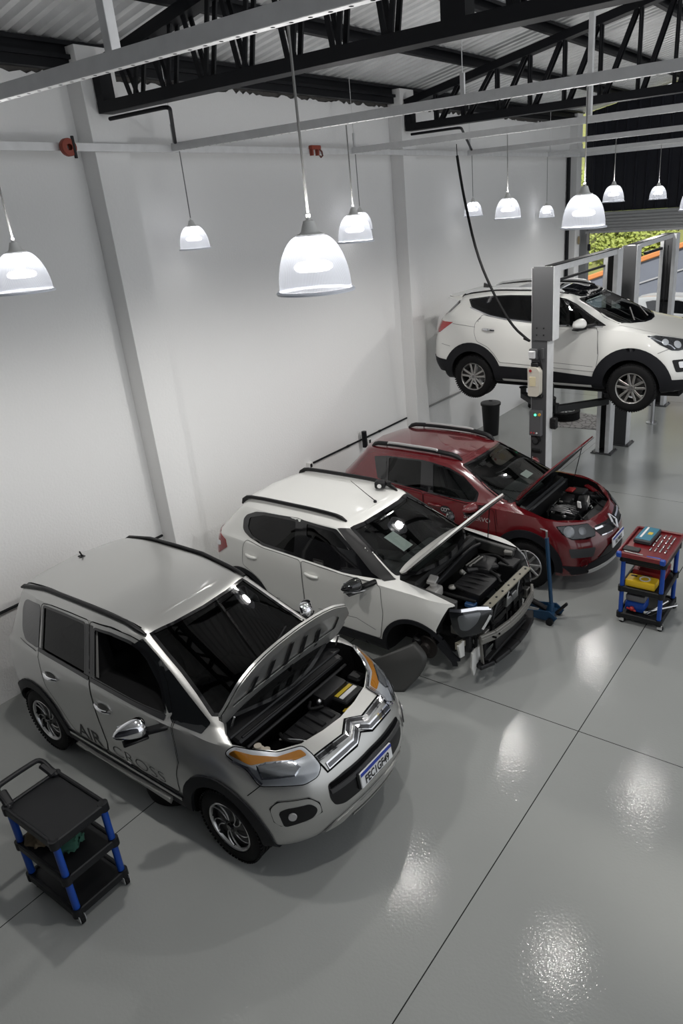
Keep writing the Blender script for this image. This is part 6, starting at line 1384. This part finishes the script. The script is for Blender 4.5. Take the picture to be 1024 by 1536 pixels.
def trolley(label, x0, x1, y0, y1, zt, zm, zb, handle):
    t = thing('tool_trolley', label, 'trolley', (0, 0, 0), 0, 'blue and black three-shelf tool trolleys')
    tray(t, x0, x1, y0, y1, zt, .02, 'top_tray', .07); tray(t, x0, x1, y0, y1, zm, .02, 'middle_shelf'); tray(t, x0, x1, y0, y1, zb, .02, 'bottom_shelf')
    for x in (x0 + .02, x1 - .02):
        for y in (y0 + .02, y1 - .02):
            MB().cyl((x, y, zb), (x, y, zt - .04), .026, None, 18).build('post', m_tblue, t)
            a = MB(); a.cyl((x, y, zb - .03), (x, y, .075), .012, None, 10); a.box((x + .004, y, .082), (.06, .052, .022), None, .006); a.box((x + .02, y - .022, .056), (.058, .006, .06), None, .002); a.box((x + .02, y + .022, .056), (.058, .006, .06), None, .002)
            ca = a.build('caster', mat('zinc_fork', (.6, .6, .6), .35, .3), t, 30); MB().cyl((x + .022, y - .013, .036), (x + .022, y + .013, .036), .036, None, 22).build('caster_wheel', m_rubber, ca)
    if handle:
        a = MB(); pts = [(x0 + .04, y0 + .02, zt), (x0 - .03, y0 + .025, zt + .04), (x0 - .14, y0 + .03, zt + .095), (x0 - .145, y0 + .12, zt + .10), (x0 - .145, y1 - .12, zt + .10), (x0 - .14, y1 - .03, zt + .095), (x0 - .03, y1 - .025, zt + .04), (x0 + .04, y1 - .02, zt)]
        a.tube(chaikin(pts, 2, False), .021, 10)
        for y in (y0 + .03, y1 - .03): a.bar((x0 + .03, y, zt + .015), (x0 - .10, y + (.02 if y < (y0 + y1) / 2 else -.02), zt + .075), .07, .03, .012)
        a.build('push_handle', m_tray, t)
    return t
trolley('three-shelf tool trolley with blue posts beside the silver car', 2.53, 3.17, 1.55, 1.98, .80, .45, .12, True)
trolley('three-shelf tool trolley with blue posts holding an open red case', 5.22, 5.70, 7.40, 8.02, .86, .47, .12, False)
# rags on the near trolley
def rag(loc, sx, sy, m, label, seed):
    r = random.Random(seed); n = 12; vs = []
    off = [(r.uniform(0, 6), r.uniform(0, 6)) for _ in range(4)]
    for i in range(n + 1):
        for j in range(n + 1):
            u, v = i / n * 2 - 1, j / n * 2 - 1; z = .05 * (1 - max(abs(u), abs(v)) ** 2) + sum(.011 * math.sin(3.1 * (k + 1) * u + a_) * math.sin(2.7 * (k + 1) * v + b_) for k, (a_, b_) in enumerate(off))
            vs.append((sx * u * (1 + .15 * math.sin(3 * v + off[0][0])), sy * v * (1 + .2 * math.sin(4 * u + off[1][0])), max(.004, z + .015)))
    o = MB().add(vs, [(i * 13 + j, (i + 1) * 13 + j, (i + 1) * 13 + j + 1, i * 13 + j + 1) for i in range(n) for j in range(n)]).build('rag', m, None, 60); o.location = loc
    md = o.modifiers.new('thickness', 'SOLIDIFY'); md.thickness = .003; md.offset = -1; tag(o, label, 'rag'); return o
rag((2.665, 1.66, .472), .11, .09, mat('rag_brown', (.16, .125, .08), .95), 'crumpled brown rag on the near trolley middle shelf', 4)
rag((2.93, 1.76, .472), .085, .09, mat('rag_green', (.03, .10, .07), .95), 'crumpled green rag on the near trolley middle shelf', 9)
# red tool case, open, on the far trolley
m_case = mat('case_red', (.16, .008, .012), .3, 0, .4); m_tool = mat('tool_chrome', (.7, .7, .7), .2, 1.)
t = thing('tool_case', 'open red tool case with sockets on far trolley top', 'tool case', (0, 0, 0))
zc = .884
a = MB(); a.box((5.45, 7.72, zc + .02), (.50, .78, .03), None, .008)
for p, q in (((5.19, 7.34), (5.71, 7.34)), ((5.71, 7.34), (5.71, 8.10)), ((5.71, 8.10), (5.19, 8.10)), ((5.19, 8.10), (5.19, 7.34))): a.bar((*p, zc + .035), (*q, zc + .035), .03, .06, .008)
a.build('case_shell', m_case, t)
a = MB()
for k in range(2): a.box((5.21 + k * .48, 7.335, zc + .035), (.06, .05, .07), None, .012)
a.build('corner_bumper', m_tblue, t)
for k in range(16): MB().bar((5.485 + (k % 4) * .055, 7.55 + (k // 4) * .125, zc + .045), (5.485 + (k % 4) * .055, 7.62 + (k // 4) * .125 + .02 * (k % 3), zc + .045), .017, .017, .004).build('socket_tool', m_tool, t)
MB().bar((5.24, 7.40, zc + .05), (5.46, 7.385, zc + .05), .02, .018, .004).build('ratchet', m_tool, t)
MB().bar((5.50, 7.37, zc + .05), (5.66, 7.38, zc + .05), .03, .02, .008).build('screwdriver_handle', m_tblue, t)
MB().box((5.30, 7.50, zc + .045), (.18, .10, .025), None, .006).build('tray_insert', mat('insert_black', (.02, .02, .02), .6), t)
t = thing('tool_box', 'slim teal box lying in the open red case', 'box', (5.365, 7.87, zc + .038), -.03)
MB().box((0, 0, .03), (.20, .40, .055), None, .012).build('box_body', mat('box_dark', (.03, .035, .04), .5), t)
MB().box((0, 0, .059), (.17, .36, .004), None, .0015).build('box_label', mat('teal_label', (.02, .16, .24), .4), t); MB().box((-.04, .02, .0625), (.022, .30, .002)).build('label_stripe', m_white, t); MB().box((.03, .01, .0625), (.05, .07, .002)).build('label_patch', m_yellow, t)
t = thing('tool_case', 'closed dark red case on the far trolley middle shelf', 'tool case', (5.46, 7.815, .487), 0)
MB().box((0, 0, .06), (.36, .34, .12), None, .02, 0, 2).build('case_body', m_case, t); MB().box((0, -.185, .06), (.12, .02, .03), None, .006).build('case_handle', m_bplast, t)
t = thing('tool_case', 'yellow plastic case on the far trolley middle shelf', 'tool case', (5.44, 7.505, .487), .0)
m_yel = mat('case_yellow', (.62, .40, .015), .4)
MB().box((0, 0, .045), (.34, .18, .09), None, .018, 0, 2).build('case_body', m_yel, t)
MB().lathe([(.045, .0905), (.062, .0905), (.062, .094), (.045, .094), (.045, .0905)], (.03, 0, 0), 'Z', 28).build('white_ring', m_white, t); MB().box((-.10, .03, .091), (.07, .03, .003)).build('case_label', m_bplast, t)
t = thing('machine', 'blue and grey compact machine on far trolley bottom shelf', 'machine', (5.38, 7.58, .137))
MB().box((0, 0, .06), (.22, .22, .12), None, .02, 0, 2).build('machine_base', m_tblue, t); MB().box((0, 0, .165), (.23, .20, .09), None, .03, 0, 2).build('machine_cover', mat('cover_grey', (.14, .14, .145), .4), t); MB().ball((-.02, -.13, .05), .03).bar((-.08, -.135, .05), (.03, -.135, .03), .02, .02, .004).build('red_lever', mat('red_plastic', (.35, .02, .02), .4), t)
for i, (p, q, l) in enumerate((((5.53, 7.46, .155), (5.66, 7.86, .155), 'short chrome bar lying on far trolley bottom shelf'), ((5.57, 7.44, .152), (5.70 - .05, 7.62, .152), 'dark breaker bar on far trolley bottom shelf front'), ((5.52, 7.42, .20), (5.80, 7.72, .21), 'long chrome bar jutting out of far trolley bottom shelf'))):
    a = MB(); a.cyl(p, q, .011, None, 10); a.box(p, (.03, .03, .026), None, .004); tag(a.build('wrench_bar', m_tool if i != 1 else m_bolt), l, 'wrench', 'bars on the trolley bottom shelf')
# ================================================================ outside the roller door
struct('ground', MB().box((5, 36.6, -.12), (60, 34.6, .2)), mat('yard_concrete', (.33, .325, .31), .85, bump=(6, .5, .02), vary=(.6, .2, 0)), 0)
m_rw = mat('retaining_render', (.135, .15, .185), .8, bump=(5, .4, .02), vary=(1.2, .18, 0))
a = MB(); P = [(-14, 0), (30, 0), (30, 12.3), (-14, -2.2)]; P = [(-4.5, 0), (26, 0), (26, 10.9), (-4.5, .95)]
a.prism(P, lambda u, v: (u, 27.0, v), lambda u, v: (u, 27.4, v)); struct('wall_outer', a, m_rw, 0)
a = MB(); 
a.bar((-4.6, 27.15, 1.02), (26, 27.15, 10.97), .5, .18, .03); struct('trim_3', a, mat('orange_coping', (.50, .19, .06), .7), 0)
a = MB(); a.bar((-4.5, 26.97, .3), (26, 26.97, 9.9), .03, .05); struct('trim_4', a, mat('grey_line', (.3, .31, .33), .7), 0)
a = MB(); vs = []; r_ = random.Random(11); nx, ny = 34, 14
for i in range(nx + 1):
    for j in range(ny + 1):
        x = -22 + i * 50 / nx; y = 27.4 + j * 26 / ny; z = max(0, .95 + (x + 4.5) * .326) * .9 + j * .75 + r_.uniform(-.25, .25); vs.append((x, y, z if j else z))
a.add(vs, [(i * (ny + 1) + j, (i + 1) * (ny + 1) + j, (i + 1) * (ny + 1) + j + 1, i * (ny + 1) + j + 1) for i in range(nx) for j in range(ny)])
o = struct('hillside', a, mat('hill_grass', (.17, .18, .06), .95, bump=(3, 1, .1), vary=(.8, .4, 0)), 60)
# trees: trunk, boughs and a crown of leaf blades
def tree(x, y, z, h, cr, label, col, seed):
    t = thing('tree', label, 'tree', (x, y, z), 0, 'trees on the hillside outside'); r = random.Random(seed)
    a = MB(); a.tube([(0, 0, -.4), (.1, 0, h * .3), (-.05, .1, h * .6), (.05, 0, h * .85)], [.14, .11, .07, .03], 8)
    tips = []
    for k in range(9):
        z0 = h * r.uniform(.3, .7); q = r.uniform(0, 2 * PI); L = cr * r.uniform(.5, .95); e = V((L * math.cos(q), L * math.sin(q), z0 + h * r.uniform(.1, .3))); tips.append(e); a.tube([(0, 0, z0), e * .5 + V((0, 0, z0 * .5)), e], [.05, .035, .015], 6)
    a.build('trunk', mat('bark', (.06, .05, .04), .9), t)
    L = MB(); vs = []; fs = []; cl = tips + [V((r.uniform(-cr, cr) * .6, r.uniform(-cr, cr) * .6, h * r.uniform(.12, 1.0))) for _ in range(16)]
    for c_ in cl:
        for _ in range(130):
            d = V((r.gauss(0, 1), r.gauss(0, 1), r.gauss(0, .8))) * cr * .22; p = c_ + d; q_ = math.hypot(p.x, p.y); p = V((p.x * min(1, cr / q_), p.y * min(1, cr / q_), p.z)) if q_ > 0 else p; s_ = r.uniform(.07, .15)
            u = V((r.gauss(0, 1), r.gauss(0, 1), r.gauss(0, 1))).normalized(); w = u.orthogonal().normalized(); b = len(vs)
            vs += [p - u * s_, p + w * s_ * .45, p + u * s_, p - w * s_ * .45]; fs.append((b, b + 1, b + 2, b + 3))
    L.add(vs, fs); L.build('crown', mat('leaves_%d' % (seed % 3), col, .7, vary=(1.3, .45, 0)), t, 0, clean=False); return t
LC = [(.34, .34, .07), (.24, .29, .06), (.42, .39, .10)]
TL = ['yellow-green tree at the left end of the door opening', 'mid-green tree above the outside wall behind the first lift beam', 'pale yellow tree above the outside wall behind the second lift beam', 'green tree above the tall end of the outside wall',
      'mid-green tree farther back, seen left of the lift posts', 'pale yellow tree farther back, seen right of the lift posts']
TP = [(-6.0, 30.7, .4, 3.4, 1.7), (-2.5, 30.7, 1.1, 3.2, 1.7), (1.1, 30.8, 2.3, 3.4, 1.7), (4.8, 30.8, 3.4, 3.6, 1.7), (-4.3, 35.6, 1.3, 4.2, 1.95), (.0, 35.6, 2.6, 4.2, 1.95)]
for i, (x, y, z, h, cr) in enumerate(TP): tree(x, y, z, h, cr, TL[i], LC[i % 3], 30 + i)
# low shrubs over the coping
for i, (x, l) in enumerate(((-4.7, 'low shrub over the coping beside the shutter guide'), (-.95, 'low shrub over the coping left of the far lift post'), (2.8, 'low shrub over the coping at the right edge'))):
    r = random.Random(60 + i); vs = []; fs = []; t = thing('shrub', l, 'shrub', (x, 28.0, max(.95, .95 + (x + 4.5) * .326) + .25), 0, 'shrubs above the outside wall')
    for _ in range(1300):
        p = V((max(-1.2, min(1.2, r.gauss(0, .7))), max(-.3, min(.3, r.gauss(0, .2))), abs(r.gauss(.3, .35)))); p.z += p.x * .326; s_ = r.uniform(.06, .12); u = V((r.gauss(0, 1), r.gauss(0, 1), r.gauss(0, 1))).normalized(); w = u.orthogonal().normalized(); b = len(vs)
        vs += [p - u * s_, p + w * s_ * .5, p + u * s_, p - w * s_ * .5]; fs.append((b, b + 1, b + 2, b + 3))
    MB().add(vs, fs).build('foliage', MATS['leaves_%d' % (i % 3)], t, 0, clean=False); a = MB()
    for k in range(5): a.tube([(0, 0, -.3), (r.uniform(-.4, .4), r.uniform(-.2, .2), .4)], [.02, .01], 5)
    a.build('stems', MATS['bark'], t)
# parked white car
t = thing('car', 'white car parked outside the roller door', 'car', (.55, 24.0, 0))
c = Car(t, RED_RINGS, crown=.012); c.body(m_whitep, m_dim, cut_wheels((0, 2.57), .385, .47, .345))
WV = vw((-.5, 0, -.866), (0, 1, 0), V((-.5, 0, -.866)).cross(V((0, 1, 0))))
ws = [(1.565, 0, 1.455), (1.525, -.52, 1.445), (1.94, -.645, 1.21), (2.27, -.66, 1.085), (2.455, 0, 1.07)]; ws = ws + mir(ws[1:-1])[::-1]
g = MB(); c.sheet(g, WV, ws, off=.004, r=.03); g.build('windscreen', MATS['black_glass'], t, 40, clean=False)
for s_ in (-1, 1):
    g = MB(); c.sheet(g, SIDE[s_], [(.15, 1.40), (.27, 1.17), (.98, 1.10), (1.72, 1.06), (1.84, 1.16), (1.57, 1.32), (1.35, 1.40), (1.1, 1.445), (.36, 1.445)], off=.004); g.build('side_glass', MATS['black_glass'], t, 40, clean=False)
    for ax in (0, 2.57): wheel(t, ax, s_ * .745, .325, s_, .325, .2, .215, 'multi', MT)
    for x0 in (.35, 1.15): l = c.hit(SIDE[s_], x0, .98, .015)[0]; MB().box(l, (.2, .02, .025), None, .006).build('door_handle', m_whitep, t)
    g = MB(); c.sheet(g, SIDE[s_], [(-.5, 1.05), (-.36, 1.05), (-.36, .85), (-.5, .85)], off=.006); g.build('rear_lamp', MATS['red_lens'], t, 40, clean=False)
# hanging door control by the shutter
t = thing('hanging_door_control', 'small dark door control hanging by shutter left guide', 'control', (.46, 18.93, 3.36))
MB().box((0, 0, 0), (.07, .05, .16), None, .01).build('control_body', m_bplast, t); MB().cyl((0, 0, .08), (0, 0, .36), .006, None, 6).build('control_cable', m_bplast, t)
t = thing('hanging_rope_coil', 'beige rope coil hanging on white wall by the shutter', 'rope', (.24, 18.78, 3.55))
MB().tube([(.0, .05 * math.cos(q), .09 * math.sin(q)) for q in [2 * PI * i / 18 for i in range(18)]], .012, 6, True).tube([(.0, .03 * math.cos(q) + .01, .07 * math.sin(q) - .01) for q in [2 * PI * i / 18 for i in range(18)]], .012, 6, True).build('rope', mat('rope', (.35, .28, .17), .9), t)
# ---------------------------------------------------------------- daylight
w = bpy.data.worlds.new('World'); sc.world = w; w.use_nodes = True
bg = w.node_tree.nodes['Background']; bg.inputs[0].default_value = (.93, .96, 1, 1); bg.inputs[1].default_value = WORLD
sl = bpy.data.lights.new('sun', 'SUN'); sl.energy = 5.5; sl.angle = math.radians(6); sl.color = (1, .96, .88); so = bpy.data.objects.new('sun', sl); COL.objects.link(so)
so.rotation_euler = V((-.25, .62, -.74)).to_track_quat('-Z', 'Y').to_euler()
# ---------------------------------------------------------------- finishing: empties sit at the base of their thing, parts that look different say how
bpy.context.view_layer.update()
for o in list(COL.objects):
    if o.parent is None and o.type == 'EMPTY' and o.location.length < 1e-6 and o.children:
        lo = V((9e9,) * 3); hi = V((-9e9,) * 3)
        for ch in o.children_recursive:
            if ch.type != 'MESH': continue
            for b in ch.bound_box:
                q = ch.matrix_world @ V(b)
                for k in range(3): lo[k] = min(lo[k], q[k]); hi[k] = max(hi[k], q[k])
        base = V(((lo.x + hi.x) / 2, (lo.y + hi.y) / 2, lo.z)); o.location = base
        for ch in o.children: ch.matrix_parent_inverse = Matrix.Translation(-base)
PART_LABELS = dict(number_plate='white number plate with blue band', arch_cladding='black plastic wheel arch cladding', sill_cladding='black plastic sill cladding', window_surround='gloss black window surround', chevron_badge='chrome double chevron across the nose', diamond_badge='chrome diamond emblem',
    indicator_lens='amber indicator lens', slam_panel='cross panel in front of the engine', torn_liner='torn white plastic piece', bumper_beam='bare metal bumper beam', rear_lamp='red rear lamp', shade_rim='bright rim of the dome', lamp_cap='grey cap above the dome', oil_tank='milky oil tank with red cap', control_box='grey control box with lamps and buttons',
    green_lamp='lit green lamp', amber_lamp='amber lamp', push_button='round push button', roof_glass='black glass roof panel', chrome_line='chrome line under the windows', bonnet='raised bonnet', windscreen='windscreen glass', roof_rail='roof rail', tyre='black tyre', post='blue tube post', brake_disc='bare brake disc')
for o in COL.objects:
    if o.parent is not None and o.type == 'MESH':
        l = PART_LABELS.get(o.name.split('.')[0])
        if l: o['label'] = l
